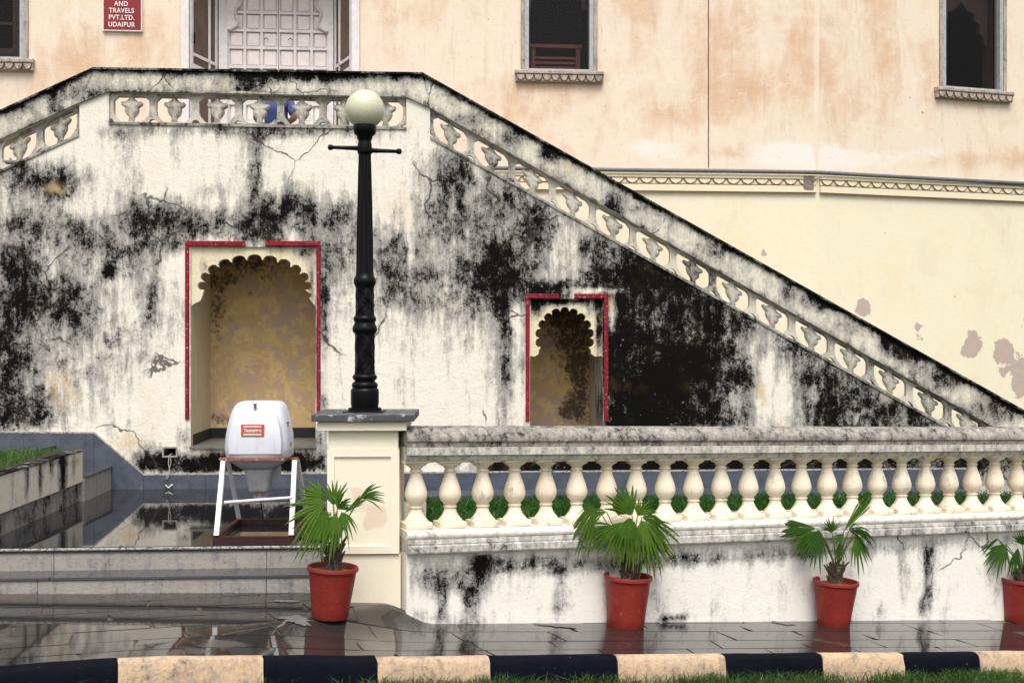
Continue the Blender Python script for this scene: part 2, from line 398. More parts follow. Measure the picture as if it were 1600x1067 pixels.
def leafm(name, a, b, tip):
    t = MT(name)
    oi = t.t.nodes.new('ShaderNodeObjectInfo').outputs['Random']
    c = t.mix(oi, a, b)
    c = t.mix(t.ss(t.noise(16, 4, .6), .4, .7, 0, .55), c, b)
    if tip: c = t.mix(t.ss(t.math('ADD', t.attr('tip'), t.math('MULTIPLY', t.noise(30, 3, .6), .35)), .84, 1.12), c, tip)
    t.out(c, .38, .5)
    tr = t.t.nodes.new('ShaderNodeBsdfTranslucent'); t.put(tr.inputs[0], c)
    mx = t.t.nodes.new('ShaderNodeMixShader'); mx.inputs[0].default_value = .32
    t.L(t.b.outputs[0], mx.inputs[1]); t.L(tr.outputs[0], mx.inputs[2])
    t.L(mx.outputs[0], t.t.nodes['Material Output'].inputs[0]); return t.m
m_leaf = leafm('palm_leaf', (.045, .125, .012), (.12, .22, .028), (.26, .20, .05))
m_leafdk = leafm('palm_leaf_dark', (.022, .07, .010), (.055, .13, .02), (.16, .08, .035))
m_petiole = painted('petiole_green', (.10, .14, .02), .4, .5, 20)
m_fibre = painted('palm_fibre', (.16, .12, .095), .5, .85, 25, bump=.7)
m_fibred = painted('palm_stub', (.09, .060, .045), .5, .85, 25, bump=.7)
m_grass = leafm('grass_blade', (.028, .10, .012), (.065, .17, .022), None)
m_grassf = leafm('kerb_grass_blade', (.025, .065, .010), (.055, .12, .02), None)
m_lawn = painted('lawn_ground', (.022, .04, .012), .5, .9, 12, bump=.6)
m_doorf = painted('grey_white_door_paint', (.78, .74, .74), .15, .5, 12, rust=(.70, (.35, .27, .2)))
m_doorp = painted('pinkish_door_panel', (.86, .78, .76), .10, .6, 10)
m_doorg = painted('door_rail_paint', (.68, .64, .62), .15, .6, 14)
m_mesh = painted('brown_fly_screen', (.15, .105, .075), .3, .8, 6)
m_wframe = painted('window_frame_paint', (.45, .47, .48), .25, .5, 15)
m_wplas = mould('window_surround_plaster', base=(.52, .43, .36), dens=.28, gscale=2, warmth=.4)
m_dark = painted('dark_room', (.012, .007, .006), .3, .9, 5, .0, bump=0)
m_wood = painted('red_brown_wood', (.17, .06, .045), .3, .5, 20)
m_shut = painted('dark_shutter', (.055, .048, .040), .3, .8, 10, .1)
m_sign = painted('red_sign_paint', (.26, .016, .022), .2, .5, 20, rust=(.72, (.1, .08, .08)))
m_white = painted('white_letter_paint', (.78, .74, .74), .15, .6, 30)
def cowlm():
    t = MT('greyish_white_fibreglass')
    c = t.mix(t.ss(t.noise(4, 6, .65), .4, .7), (.66, .67, .75), (.58, .59, .66))
    c = t.mix(t.ss(t.noise(22, 8, .75, t.scale(t.pos, (1, 1, .12))), .52, .72, 0, .45), c, (.40, .40, .42))
    c = t.mix(t.ss(t.noise(30, 8, .8), .64, .70, 0, .7), c, (.24, .20, .18))
    t.bump(t.noise(20, 5, .6), .06, .005)
    return t.out(c, t.ss(t.noise(9, 5, .6), .3, .7, .32, .6), .45)
m_cowl = cowlm()
m_cowl2 = painted('grey_engine_paint', (.42, .42, .46), .25, .5, 14, rust=(.68, (.2, .12, .1)))
m_rust = painted('rusty_steel', (.30, .10, .06), .4, .8, 30, rust=(.56, (.68, .62, .58)), bump=.5)
m_rustd = painted('wet_rust', (.055, .014, .011), .5, .4, 30, bump=.4)
m_legw = painted('white_stand_paint', (.78, .77, .78), .12, .5, 20, rust=(.66, (.35, .25, .2)))
m_orange = painted('orange_label', (.55, .11, .045), .2, .5, 30)
m_pipe = painted('grey_pipe', (.15, .155, .17), .25, .5, 12)
m_wire = painted('pale_wire', (.5, .48, .44), .2, .6, 20)
m_shirt = painted('blue_shirt_cloth', (.12, .16, .42), .2, .9, 12, .1)
m_skin = painted('brown_skin', (.22, .11, .065), .1, .55, 12)
m_hair = painted('black_hair', (.01, .008, .008), .2, .6, 30)
m_trous = painted('dark_trousers', (.03, .03, .04), .2, .9, 12)
m_capslab = painted('dark_slab_paint', (.075, .075, .085), .25, .5, 5, rust=(.545, (.42, .42, .43)))
m_glass = MT('window_glass')
_g = m_glass.t.nodes.new('ShaderNodeBsdfTransparent'); _g2 = m_glass.t.nodes.new('ShaderNodeBsdfGlossy'); _g2.inputs['Roughness'].default_value = .05; _g.inputs[0].default_value = (.85, .8, .8, 1)
_x = m_glass.t.nodes.new('ShaderNodeMixShader'); _x.inputs[0].default_value = .012
m_glass.L(_g.outputs[0], _x.inputs[1]); m_glass.L(_g2.outputs[0], _x.inputs[2]); m_glass.L(_x.outputs[0], m_glass.t.nodes['Material Output'].inputs[0])
m_glass = m_glass.m

# ================================================================== GROUND
def lawn_z(X, Y): return min(.6, max(-1.6, gR(X, Y) - .20))
g = MB(); xs = [-120, -40] + [x * .8 for x in range(-20, 26)] + [60, 150]; ys = [-80, -20, 0, 4] + [5 + .5 * i for i in range(20)] + [25, 60, 150]
g.add([(x, y, lawn_z(x, y) - (.25 if y > 9 else 0) - (.5 if y > 10 else 0)) for y in ys for x in xs],
      [(j * len(xs) + i, j * len(xs) + i + 1, (j + 1) * len(xs) + i + 1, (j + 1) * len(xs) + i) for j in range(len(ys) - 1) for i in range(len(xs) - 1)])
tag(g.build('lawn', m_lawn, None, True), kind='structure')
# kerb line
def gpt(px, py):
    d = Vector(((px - 800) / F, 1, (HY - py) / F)); c = Vector((0, 0, CH)); lo, hi = 5, 20
    for _ in range(50):
        m = (lo + hi) / 2; p = c + d * m
        if p.z > gR(p.x, p.y): lo = m
        else: hi = m
    return c + d * lo
K0 = gpt(100, 1032.5); K1 = gpt(1554, 1019)
FK = Fr((K0.x, K0.y, 0), math.atan2(K1.y - K0.y, K1.x - K0.x))
# pavement: mortar bed + slabs in courses along the kerb
pv = fempty('pavement', FK, kind='structure')
bed = MB(); us = [-3 + .05 * i for i in range(240)]; ns = [-.02 + .05 * i for i in range(52)]
def pz(u, n):
    w_ = FK.world(u, n, 0); return pave(w_.x, w_.y)
bed.add([(u, n, pz(u, n) - .007) for n in ns for u in us],
        [(j * len(us) + i, j * len(us) + i + 1, (j + 1) * len(us) + i + 1, (j + 1) * len(us) + i) for j in range(len(ns) - 1) for i in range(len(us) - 1)])
bed.build('mortar_bed', m_mortar, pv, True)
rows = [0, .20, .47, .80, 1.12, 1.42, 1.74, 2.10]
for r in range(len(rows) - 1):
    u = -3 + R_.uniform(0, .5)
    while u < 8.2:
        L_ = R_.uniform(.62, .95); a, b = u + .007, u + L_ - .007; c, d = rows[r] + .007, rows[r + 1] - .007; u += L_
        wp = FK.world((a + b) / 2, c, 0); lu, ln, _ = FP.loc(wp)
        if ln > .1 and lu > -.6: continue
        sub = FS.loc(FK.world((a + b) / 2, (c + d) / 2, 0))
        if sub[1] > -3.6 and lu < -.6: continue
        px_, _p = proj(wp.x, wp.y, 0)
        if px_ < -260 or px_ > 1850: continue
        sk = R_.uniform(-.05, .05); k = 14; m = MB(); dz = R_.uniform(.001, .0035); tu = R_.uniform(-.0012, .0012)
        V = []
        for jj, nn in enumerate([c + (d - c) * q / 4 for q in range(5)]):
            for i in range(k + 1):
                uu = a + (b - a) * i / k + sk * (jj / 4 - .5); V.append((uu, nn, pz(uu, nn) + dz + tu * (i / k - .5)))
        top = [(j * (k + 1) + i, j * (k + 1) + i + 1, (j + 1) * (k + 1) + i + 1, (j + 1) * (k + 1) + i) for j in range(4) for i in range(k)]
        K_ = k + 1; rim = list(range(K_)) + [2 * K_ - 1, 3 * K_ - 1, 4 * K_ - 1] + [5 * K_ - 1 - i for i in range(K_)] + [3 * K_, 2 * K_, K_]
        nb = len(V); V += [(V[i][0], V[i][1], V[i][2] - .02) for i in rim]
        top += [(rim[i], nb + i, nb + (i + 1) % len(rim), rim[(i + 1) % len(rim)]) for i in range(len(rim))]
        m.add(V, top); m.build('paving_slab', m_pave, pv, 30, fix=False)
# kerb blocks
kb = fempty('kerb', FK, kind='structure')
edges_px = [-190, 0 - 0 + 183 - 215, 183, 410, 585, 760, 957, 1125, 1275, 1402, 1518, 1628, 1732, 1830]
ku = [FK.px(p, 1033, 0)[0] for p in edges_px]
for i in range(len(ku) - 1):
    a, b = ku[i] + .004, ku[i + 1] - .004; m = MB()
    prof = [(-.002, -.02), (-.002, .016), (-.05, .018), (-.075, .008), (-.088, -.012), (-.10, -.075), (-.112, -.20), (-.002, -.20)]
    path = []; kz0 = R_.uniform(-.006, .004); kz1 = R_.uniform(-.008, .008)
    for j in range(7):
        u = a + (b - a) * j / 6; w_ = FK.world(u, 0, 0); path.append((u, pave(w_.x, w_.y) + kz0 + kz1 * (j / 6 - .5)))
    m.extrude(prof, path); m.v = [(x + R_.uniform(-.003, .003), y + R_.uniform(-.003, .003), z + R_.uniform(-.002, .002)) for x, y, z in m.v]
    cream = i % 2 == 0 if i > 1 else i == 0
    cream = (i % 2 == 0)
    m.build('kerb_block', m_kcream if cream else m_kdark, kb, 35)

# ================================================================== TERRACE, STEPS, PLANTER
TZ = .563
tu0, tu1 = FS.px(-260, 760)[0], FS.px(505, 760)[0]
fe = FS.loc((0, 0, 0))
nf = FS.loc(Vector(((250 - 800) / F * 9.99, 9.99, 0)))[1]       # front edge offset of the terrace
bedr = FS.loc((-.87, 12, 0))[0]
te = fempty('terrace', FS, kind='structure')
ml = MB(); ml.box(-4.9, nf + .02, .1, bedr, .0, TZ - .006); ml.build('mortar_bed', m_mortar, te)
nrow = [nf - .015, nf + .33, nf + .95, nf + 1.6, nf + 2.25, nf + 2.9, nf + 3.5, -.02]
for r in range(len(nrow) - 1):
    u = -4.9 - R_.uniform(0, .8)
    while u < bedr - .02:
        L_ = 1.15 if r == 0 else R_.uniform(.9, 1.25); a, b = max(u, -4.9) + .002, min(u + L_, bedr if nrow[r] > nf + .5 else bedr) - .002; u += L_
        if b - a < .1: continue
        m = MB(); z = TZ + R_.uniform(-.0005, .0005)
        m.box(a, nrow[r] + .002, TZ - .04, b, nrow[r + 1] - .002, z if r else TZ + .004); m.build('paving_slab', m_terr, te, fix=False)
def row_pieces(name, fr, par, a, b, L_, n0, n1, zf, mat, bev=.004):
    u = a
    while u < b - .01:
        e = min(b, u + L_ * R_.uniform(.9, 1.1))
        if b - e < .25: e = b
        m = MB(); z0, z1 = zf; m.bbox(u + .002, n0, z0, e - .002, n1, z1, bev); m.build(name, mat, par); u = e
# two step risers with their treads in front of the terrace, ending against the pier
st = fempty('entrance_steps', FS, kind='structure')
ue = FS.loc((-1.58, 9.95, 0))[0]
row_pieces('riser', FS, st, -4.9, ue, 1.9, nf, nf + .1, (.15, TZ - .012), m_riser)
row_pieces('tread', FS, st, -4.9, ue, 1.9, nf - .30, nf + .02, (.345, .372), m_tread)
row_pieces('riser', FS, st, -4.9, ue, 1.9, nf - .285, nf - .1, (.0, .3445), m_riser)
row_pieces('nosing', FS, st, -4.9, ue, 1.9, nf - .022, nf + .05, (TZ - .022, TZ - .002), m_skirttop)
# planter
pu = FS.px(172, 766)[0]
pl = fempty('raised_planter', FS, pu, -2.9, TZ, label='low white-plastered planter with black streaks and grass, at the left edge beside the wet terrace', cat='planter')
n1 = FS.loc(Vector((-4.62, 12.89, 0)))[1] + 2.9; n0 = nf + 2.9 - .3
m = MB(); m.box(-3, n0, .215, -.001, n1, .549)
k_ = 60; kz = 8; m.add([(0, n0 + (n1 - n0) * i / k_, .215 + .334 * j / kz) for j in range(kz + 1) for i in range(k_ + 1)], [(j * (k_ + 1) + i, j * (k_ + 1) + i + 1, (j + 1) * (k_ + 1) + i + 1, (j + 1) * (k_ + 1) + i) for j in range(kz) for i in range(k_)])
o = m.build('wall', m_planter, pl, fix=False); paint(o, Fr((FS.world(pu, -2.9, 0).x, FS.world(pu, -2.9, 0).y, 0), FS.a), TZ, mould=[(98, 735, 7, 60, 1.1), (63, 745, 4, 30, .9), (42, 750, 4, 40, .8), (80, 730, 4, 20, .6), (115, 728, 3, 15, .5), (60, 722, 80, 7, .5), (137, 735, 2, 30, .8), (20, 760, 4, 40, .3)])
m = MB(); m.box(-3, n0 + .03, 0, -.045, n1 - .03, .216); m.build('foot', m_plinthdk, pl)
m = MB(); m.box(-.13, n0 + .003, .5495, .008, n1 + .008, .562); m.build('rim', m_cap, pl)
m = MB(); m.box(-2.95, n0 + .05, .5495, -.14, n1 - .1, .558); m.build('soil', m_earth, pl)
# side steps beside the planter, up to the higher terrace level
ss_ = fempty('side_steps', FS, pu, -2.9, TZ, kind='structure')
m = MB(); m.box(-.62, n1 + .002, 0, .02, 2.898, .255); m.build('step', m_riser, ss_)
m = MB(); m.box(-.62, n1 + .004, .255, .035, 2.898, .272); m.build('tread', m_tread, ss_)
m = MB(); m.box(-3, n1 + .003, 0, -.625, 2.897, .51); m.build('step', m_riser, ss_)
m = MB(); m.box(-3, n1 + .005, .51, -.61, 2.897, .527); m.build('tread', m_tread, ss_)
# garden bed behind the balustrade and the path along the wall
gb = fempty('garden_path', FS, kind='structure')
row_pieces('paving_slab', FS, gb, bedr + .003, 8.5, .8, -.55, -.002, (.3, .522), m_skirt)
bedp = [FS.loc(FP.world(-.1, .16, 0))[:2], (bedr + .003, -.56), (9.5, -.56), FS.loc(FP.world(8.2, .16, 0))[:2]]
m = MB(); m.add([(a, b, .40) for a, b in bedp], [(0, 1, 2, 3)]); o = m.build('garden_bed', m_earth, None, fix=False)
o.location = FS.o; o.rotation_euler = (0, 0, FS.a); tag(o, kind='structure')

# ================================================================== STAIRCASE
def S(px, py, n=0): return FS.px(px, py, n)
stair = fempty('staircase', FS, 0, 0, 0, label='mould-stained plaster staircase with openwork parapet, landing in the middle and two arched niches', cat='staircase')
def lerp(a, b, t): return (a[0] + (b[0] - a[0]) * t, a[1] + (b[1] - a[1]) * t)
cR = .5606
sil = [S(-260, 297), S(148, 110), S(660, 118), S(1760, 118 + 1100 * cR)]
ul, ur = sil[0][0], sil[3][0]
outer = [(ul, .3), *sil, (ur, .3)]
outer = [outer[0], outer[1], outer[2], outer[3], outer[4], outer[5]]
bandL = [S(-200, 359), S(-200, 311), S(124, 162.5), S(124, 209)]
bandM = [S(170, 191), S(170, 144), S(635, 153), S(635, 199)]
bandR = [S(672, 213), S(672, 170), S(1545, 664), S(1545, 702)]
def arch_pts(cx, cy, rx, ry, N_, amp, a0=180, a1=0, sub=8):
    out = []
    for i in range(N_):
        for j in range(sub + (i == N_ - 1)):
            f = j / sub; t = math.radians(a0 + (a1 - a0) * (i + f) / N_)
            bx, by = math.cos(t) * rx, math.sin(t) * ry; l = math.hypot(bx / rx ** 2, by / ry ** 2)
            nx, ny = bx / rx ** 2 / l, by / ry ** 2 / l; a = amp * math.sqrt(max(0, 1 - (2 * f - 1) ** 2))
            out.append((cx + bx + nx * a, cy - by - ny * a))
    return out
N1 = dict(x0=298, x1=493, y0=386, y1=697); N2 = dict(x0=828, x1=942, y0=467, y1=682)
def rect(x0, y0, x1, y1): return [S(x0, y1), S(x0, y0), S(x1, y0), S(x1, y1)]
vent = rect(256, 700, 275, 712)
holes = [bandL, bandM, bandR, rect(N1['x0'], N1['y0'], N1['x1'], N1['y1']), rect(N2['x0'], N2['y0'], N2['x1'], N2['y1']), vent]
MOULD = [
 (60,470,110,170,.25),(230,470,60,110,.18),(620,450,60,90,.25),(760,380,140,130,.28),(1250,600,160,90,.3),
 (5,560,55,120,.95),(20,420,45,45,.75),(70,480,50,45,.65),(30,640,80,28,.85),(95,355,80,24,.6),(85,298,38,22,.75),(120,500,45,55,.5),(150,560,70,60,.3),
 (170,425,10,10,1.3),(195,300,25,70,.35),(130,420,90,60,.35),(60,272,80,22,.55),(20,320,40,60,.45),(140,380,60,30,.4),
 (217,345,22,32,.95),(262,340,48,26,.85),(268,375,30,22,.6),(330,350,110,26,.62),(398,262,14,85,.85),(405,350,45,42,.8),(455,320,40,30,.75),(510,345,60,40,.75),(505,400,40,40,.6),
 (330,298,30,14,.55),(455,280,10,22,.5),(410,205,250,10,.55),(425,204,70,14,.75),(560,205,60,14,.45),(200,210,40,12,.5),(200,225,10,60,.35),(270,230,10,40,.35),
 (240,450,20,90,.35),(205,395,50,24,.35),(130,600,60,70,.25),
 (507,470,10,75,.85),(530,450,25,60,.35),(600,400,38,45,.55),(640,440,50,45,.55),(605,470,40,40,.4),
 (690,300,36,50,.50),(740,330,80,80,.5),(790,370,70,70,.52),(830,410,60,40,.5),(860,330,70,60,.5),(720,255,50,25,.45),(760,430,55,60,.5),(700,480,60,60,.35),
 (795,545,22,135,1.0),(770,480,26,70,.45),(780,450,40,30,.7),(880,450,90,14,.8),(850,470,60,14,.6),(940,395,45,50,.85),(985,430,50,50,1.0),(1010,520,68,70,1.6),(1020,610,80,90,1.6),(965,600,14,90,1.3),(1000,470,60,60,1.1),
 (1090,480,60,60,.85),(1130,560,60,60,.8),(1090,630,70,60,.95),(1150,640,26,40,.6),(1100,560,60,60,.8),(1050,440,50,50,.95),(1180,480,60,30,.55),(1230,520,60,30,.5),
 (1250,560,60,50,.5),(1262,590,14,14,.7),(1320,610,60,60,.62),(1300,640,22,50,.85),(1400,645,70,30,.75),(1450,660,60,30,.6),(1170,590,14,22,.6),(1330,590,60,30,.5),(1270,650,40,30,.6),
 (250,722,45,16,1.5),(300,727,40,12,1.5),(360,722,60,18,1.3),(460,722,60,18,1.4),(235,705,14,22,.7),(285,680,12,22,.55),(490,690,20,30,.7),(505,640,8,60,.5),
 (1000,722,260,36,1.5),(820,722,60,32,1.2),(1300,715,200,40,1.05),(1560,700,160,60,.95),
 (805,600,6,70,-.75),(806,500,8,30,-.8),(808,640,10,40,-.9),(930,455,44,5,-.7),(957,485,5,30,-.7),
 (820,520,3,20,.2),(1210,615,32,50,-.85),(1190,560,30,40,-.4),(300,250,90,40,-.75),(500,250,60,35,-.7),(610,250,40,60,-.6),(680,600,90,80,-.7),(620,560,60,90,-.5),(90,720,100,20,-.6),(250,610,40,60,-.7),(170,650,70,50,-.6),(690,715,50,30,-.6),(880,395,22,34,-.6),(870,430,30,10,-.3)]
OCHRE = [(85,295,30,18,.55),(90,600,50,60,.45),(200,690,60,30,.5),(150,640,60,30,.3),(1190,610,20,50,.5),(955,470,14,60,.5),(806,600,8,90,.4),(880,420,30,40,.25),(420,700,80,14,.4)]
m = MB(); m.prism(outer, 0, .30, holes, cell=.05)
wall = m.build('wall', m_stair, stair); paint(wall, FS, 0, mould=MOULD, ochre=OCHRE)
# copings (proud of the wall) and mossy cap edge
def band(name, top, bot, n0, n1, mat, par=stair):
    m = MB(); m.prism([*bot, *reversed(top)], n0, n1); return m.build(name, mat, par)
def coping(top, bot, n0, n1, bl):
    m = MB(); m.prism([*bot, *reversed(top)], n0, n1, cell=.05); o = m.build('coping', m_cope, stair)
    def li(L, u):
        for (a, za), (b, zb) in zip(L, L[1:]):
            if u <= b: return za + (zb - za) * (u - a) / (b - a)
        return L[-1][1]
    me = o.data; n = len(me.vertices); co = np.empty(n * 3); me.vertices.foreach_get('co', co); co = co.reshape(-1, 3)
    X = FS.o.x + FS.U.x * co[:, 0] + FS.N.x * co[:, 1]; Y = FS.o.y + FS.U.y * co[:, 0] + FS.N.y * co[:, 1]
    v = blobs(800 + F * X / Y, HY - F * (co[:, 2] - CH) / Y, bl)
    for k in range(n):
        dt = li(top, co[k, 0]) - co[k, 2]; db = co[k, 2] - li(bot, co[k, 0])
        v[k] = max(v[k], .27) + .62 * math.exp(-(dt / .055) ** 2) + .25 * math.exp(-(db / .05) ** 2)
    at = me.attributes.new('mould', 'FLOAT', 'POINT'); at.data.foreach_set('value', v.astype(np.float32))
CB = [(40,170,40,20,.4),(85,160,14,22,.7),(150,150,40,40,.55),(400,128,30,14,.9),(450,122,120,9,.75),(380,140,30,14,.6),(560,125,90,10,.5),(110,145,30,12,.5),
      (730,190,40,14,.6),(800,215,22,22,.8),(860,240,22,18,.85),(765,180,60,10,.5),(955,320,14,30,.85),(1000,320,60,24,.5),(1130,390,60,20,.55),(1230,455,14,24,.8),(1280,470,40,20,.85),(1340,510,50,22,.55),(1420,550,24,26,.9),(1390,540,24,20,.8),(1480,590,60,24,.75),(1560,640,60,24,.8),(900,270,26,14,-.5)]
coping([S(-260, 297), S(148, 110)], [S(-260, 338.5), S(124, 162)], -.035, .33, CB)
coping([S(148, 110), S(660, 118)], [S(124, 162), S(170, 144), S(635, 152.5), S(672, 169.5)], -.036, .331, CB)
coping([S(660, 118), S(1760, 118 + 1100 * cR)], [S(672, 169.5), S(1760, 785)], -.035, .33, CB)
def capstrip(a, b, th=3.0):
    band('cap_edge', [S(a[0], a[1] - th), S(b[0], b[1] - th)], [S(*a), S(*b)], -.07, .36, m_cap)
capstrip((-260, 297), (148, 110.2)); capstrip((148, 110.2), (660, 118.2)); capstrip((660, 118.2), (1760, 118 + 1100 * cR))
def ledge(a, b):
    band('ledge', [S(*a), S(*b)], [S(a[0], a[1] + 4), S(b[0], b[1] + 4)], -.018, .31, m_coping)
ledge((-200, 359), (124, 209)); ledge((170, 191), (635, 199)); ledge((672, 213), (1545, 702))
# openwork pieces
def jali(b0, b1, t0, n_, last=True):
    w_ = (b1[0] - b0[0]) / n_; H_ = t0[1] - b0[1]; sl_ = (b1[1] - b0[1]) / (b1[0] - b0[0])
    sx, sz = w_ / 66.5, H_ / 46.0
    def T(p): x, z = p; return (x * sx, z * sz + sl_ * x * sx)
    hw = 33.25
    circ = [(6.5 * math.cos(a), 6.8 * math.sin(a)) for a in [math.pi * i / 8 for i in range(0, 9)]]
    right = [(hw, 0), (hw, 2.6), (17, 2.6), (12.5, 6), (6.6, 13), (5.4, 20), (5.6, 34), (13.5, 41.6), (hw, 41.6), (hw, 46), (9, 46), (7, 43), (4, 41.8)]
    left = [(-x, z) for x, z in reversed(right)]
    poly = [T(p) for p in circ[:1][:0] + right + left + list(reversed(circ))]
    # order: bottom arc from left(-6.5) to right(6.5), then right side up, top gap, left side down
    arc = [(-6.5 * math.cos(a), 6.8 * math.sin(a)) for a in [math.pi * i / 8 for i in range(0, 9)]]
    poly = [T(p) for p in arc + right + left]
    pm = MB(); pm.prism(poly, .045, .115)
    bevel_front(pm, .006)
    post = pm.build('baluster', m_jali, stair, 30)
    uh = [(5.0, 2.0), (5.4, 4), (3.2, 6), (3.4, 9), (7.5, 13), (10.5, 18), (11.0, 21.5), (10.2, 24), (13.0, 26), (16.2, 28.5), (16.6, 31.5), (14.4, 34), (11, 33.2), (8.8, 34.5), (6, 36.5), (3.4, 39), (3.2, 42.5)]
    up = [T(p) for p in [(-x, z) for x, z in reversed(uh)][::-1][::-1]] if False else None
    poly = uh + [(-x, z) for x, z in reversed(uh)]
    um = MB(); y0, y1 = .035, .11
    P = [T(p) for p in poly]; cx_, cz_ = T((0, 24)); k = len(P)
    inner = [(cx_ + (x - cx_) * .72, cz_ + (z - cz_) * .78) for x, z in P]; inn2 = [(cx_ + (x - cx_) * .3, cz_ + (z - cz_) * .4) for x, z in P]
    V = [(x, y1, z) for x, z in P] + [(x, y0 + .03, z) for x, z in P] + [(x, y0 + .006, z) for x, z in inner] + [(x, y0 - .006, z) for x, z in inn2]
    f = []
    for lv in range(3):
        for i in range(k): j = (i + 1) % k; f.append((lv * k + i, lv * k + j, (lv + 1) * k + j, (lv + 1) * k + i))
    f.append(tuple(3 * k + i for i in range(k)))
    um.add(V, f); urn = um.build('urn_motif', m_jali, stair, 50)
    for i in range(n_ + 1):
        p = (b0[0] + w_ * i, 0, b0[1] + sl_ * w_ * i)
        if i == 0: post.location = p
        elif i < n_ or last: copy_piece(post, p)
    for i in range(n_):
        p = (b0[0] + w_ * (i + .5), 0, b0[1] + sl_ * w_ * (i + .5))
        if i == 0: urn.location = p
        else: copy_piece(urn, p)
def bevel_front(mb, b): pass
jali(bandL[0], bandL[3], bandL[1], 5); jali(bandM[0], bandM[3], bandM[1], 7); jali(bandR[0], bandR[3], bandR[1], 14)
# niches
def niche(N_, arch, feet, frame, dep, fmould, breakx):
    x0, x1, y0, y1 = N_['x0'], N_['x1'], N_['y0'], N_['y1']
    a, zb = S(x0, y1); b, _ = S(x1, y1); zt = S(x0, y0)[1] + .02
    e = .015
    for nm, V, mt in (('niche_side', [(a + .001, .02, zb), (a + .001, dep, zb), (a + .001, dep, zt), (a + .001, .02, zt)], m_nside),
                      ('niche_side', [(b - .001, .02, zb), (b - .001, dep, zb), (b - .001, dep, zt), (b - .001, .02, zt)], m_nside),
                      ('niche_ceiling', [(a, .02, zt), (b, .02, zt), (b, dep, zt), (a, dep, zt)], m_nside)):
        m = MB(); k = 14; V = [Vector(v) for v in V]
        G = [V[0].lerp(V[1], i / k).lerp(V[3].lerp(V[2], i / k), j / k) for j in range(k + 1) for i in range(k + 1)]
        m.add(G, [(j * (k + 1) + i, j * (k + 1) + i + 1, (j + 1) * (k + 1) + i + 1, (j + 1) * (k + 1) + i) for j in range(k) for i in range(k)])
        o = m.build(nm, mt, stair, fix=False); paint(o, FS, 0, mould=fmould[1], ochre=[])
    m = MB(); m.prism([(a - .1, zb - .1), (a - .1, zt + .1), (b + .1, zt + .1), (b + .1, zb - .1)], dep, dep + .05, cell=.08)
    o = m.build('niche_back', m_niche, stair); paint(o, FS, 0, mould=fmould[0])
    m = MB(); m.box(a - .01, -.03, zb - .03, b + .01, dep - .001, zb + .0); m.build('niche_floor', m_nfloor, stair)
    if x0 > 600: zb -= .2
    m = MB(); m.box(a, dep - .015, zb, b, dep - .001, zb + .13); m.build('niche_skirting', m_black, stair)
    m = MB(); m.box(a + .002, .12, zb, a + .016, dep - .016, zb + .13); m.build('niche_skirting', m_black, stair)
    m = MB(); m.box(b - .016, .12, zb, b - .002, dep - .016, zb + .13); m.build('niche_skirting', m_black, stair)
    pts = [S(x0, y0 - 1), S(x1, y0 - 1), S(x1, feet)] + [S(*p) for p in reversed(arch)] + [S(x0, feet)]
    m = MB(); m.prism(pts, .03, .12, cell=.05); o = m.build('scalloped_arch', m_plate, stair); paint(o, FS, 0, mould=fmould[2], ochre=[])
    fx0, fy0, fx1, fl, frr = frame; w_ = 6.5
    parts = [rect(fx0, fy0 + 8, fx0 + w_, fl), rect(fx1 - w_, fy0 + 8, fx1, frr), rect(fx0, fy0, breakx[0], fy0 + 8), rect(breakx[1], fy0, fx1, fy0 + 8)]
    for q in parts:
        m = MB(); us_ = [p[0] for p in q]; zs_ = [p[1] for p in q]
        m.bbox(min(us_) + .001, -.028, min(zs_) + .001, max(us_) - .001, .01, max(zs_) - .001, .008); m.build('red_border', m_red, stair)
def feetpts(x, y, s, k):   # small bracket under the last lobe, s=+1 left side
    return [(x + s * 4 * k, y + 6 * k), (x + s * 14 * k, y + 16 * k), (x + s * 15 * k, y + 22 * k), (x + s * 9 * k, y + 27 * k)]
a1 = arch_pts(397, 447, 80, 41, 11, 9, 188, -8)
ar1 = [(299.5, 477), (303, 474), (312, 470), (315, 463)] + a1 + [(487, 460), (483, 466), (486, 471), (491.5, 477)]
niche(N1, ar1, 478, (289.5, 377, 501, 655, 645), 1.25,
      ([(400, 400, 120, 30, .5), (370, 420, 60, 30, .3), (340, 500, 14, 70, .5), (350, 655, 30, 14, .6), (335, 470, 25, 40, .4), (480, 640, 25, 30, .3), (390, 430, 60, 60, .35)],
       [(300, 560, 60, 100, -.1), (330, 400, 90, 20, .3)], [(480, 395, 20, 10, .6), (488, 440, 8, 40, .75), (320, 420, 10, 10, .3), (440, 392, 60, 6, .2)]), (383, 415))
a2 = arch_pts(883, 528, 40, 42, 11, 6.5, 200, -20)
ar2 = [(830, 556), (836, 557), (842, 553), (842.5, 547)] + a2 + [(924, 547), (924.5, 553), (930, 557), (940, 556)]
niche(N2, ar2, 558, (821, 459, 950, 658, 658), 1.25,
      ([(900, 500, 70, 50, .8), (905, 600, 24, 60, .85), (860, 470, 60, 30, .9), (890, 645, 30, 20, .7), (880, 560, 50, 40, .3)],
       [(930, 480, 30, 90, .6), (938, 640, 10, 40, .7), (935, 560, 14, 60, .3)], [(836, 480, 10, 16, .95), (885, 470, 60, 8, .95), (936, 500, 6, 60, 1.0), (925, 480, 8, 14, .6), (845, 478, 10, 8, .5)]), (873, 897))
m = MB(); q = S(256, 712); q2 = S(275, 700); m.box(q[0] - .02, .29, q[1] - .02, q2[0] + .02, .31, q2[1] + .02); m.build('vent_back', m_dark, stair)
m = MB(); t_ = .018
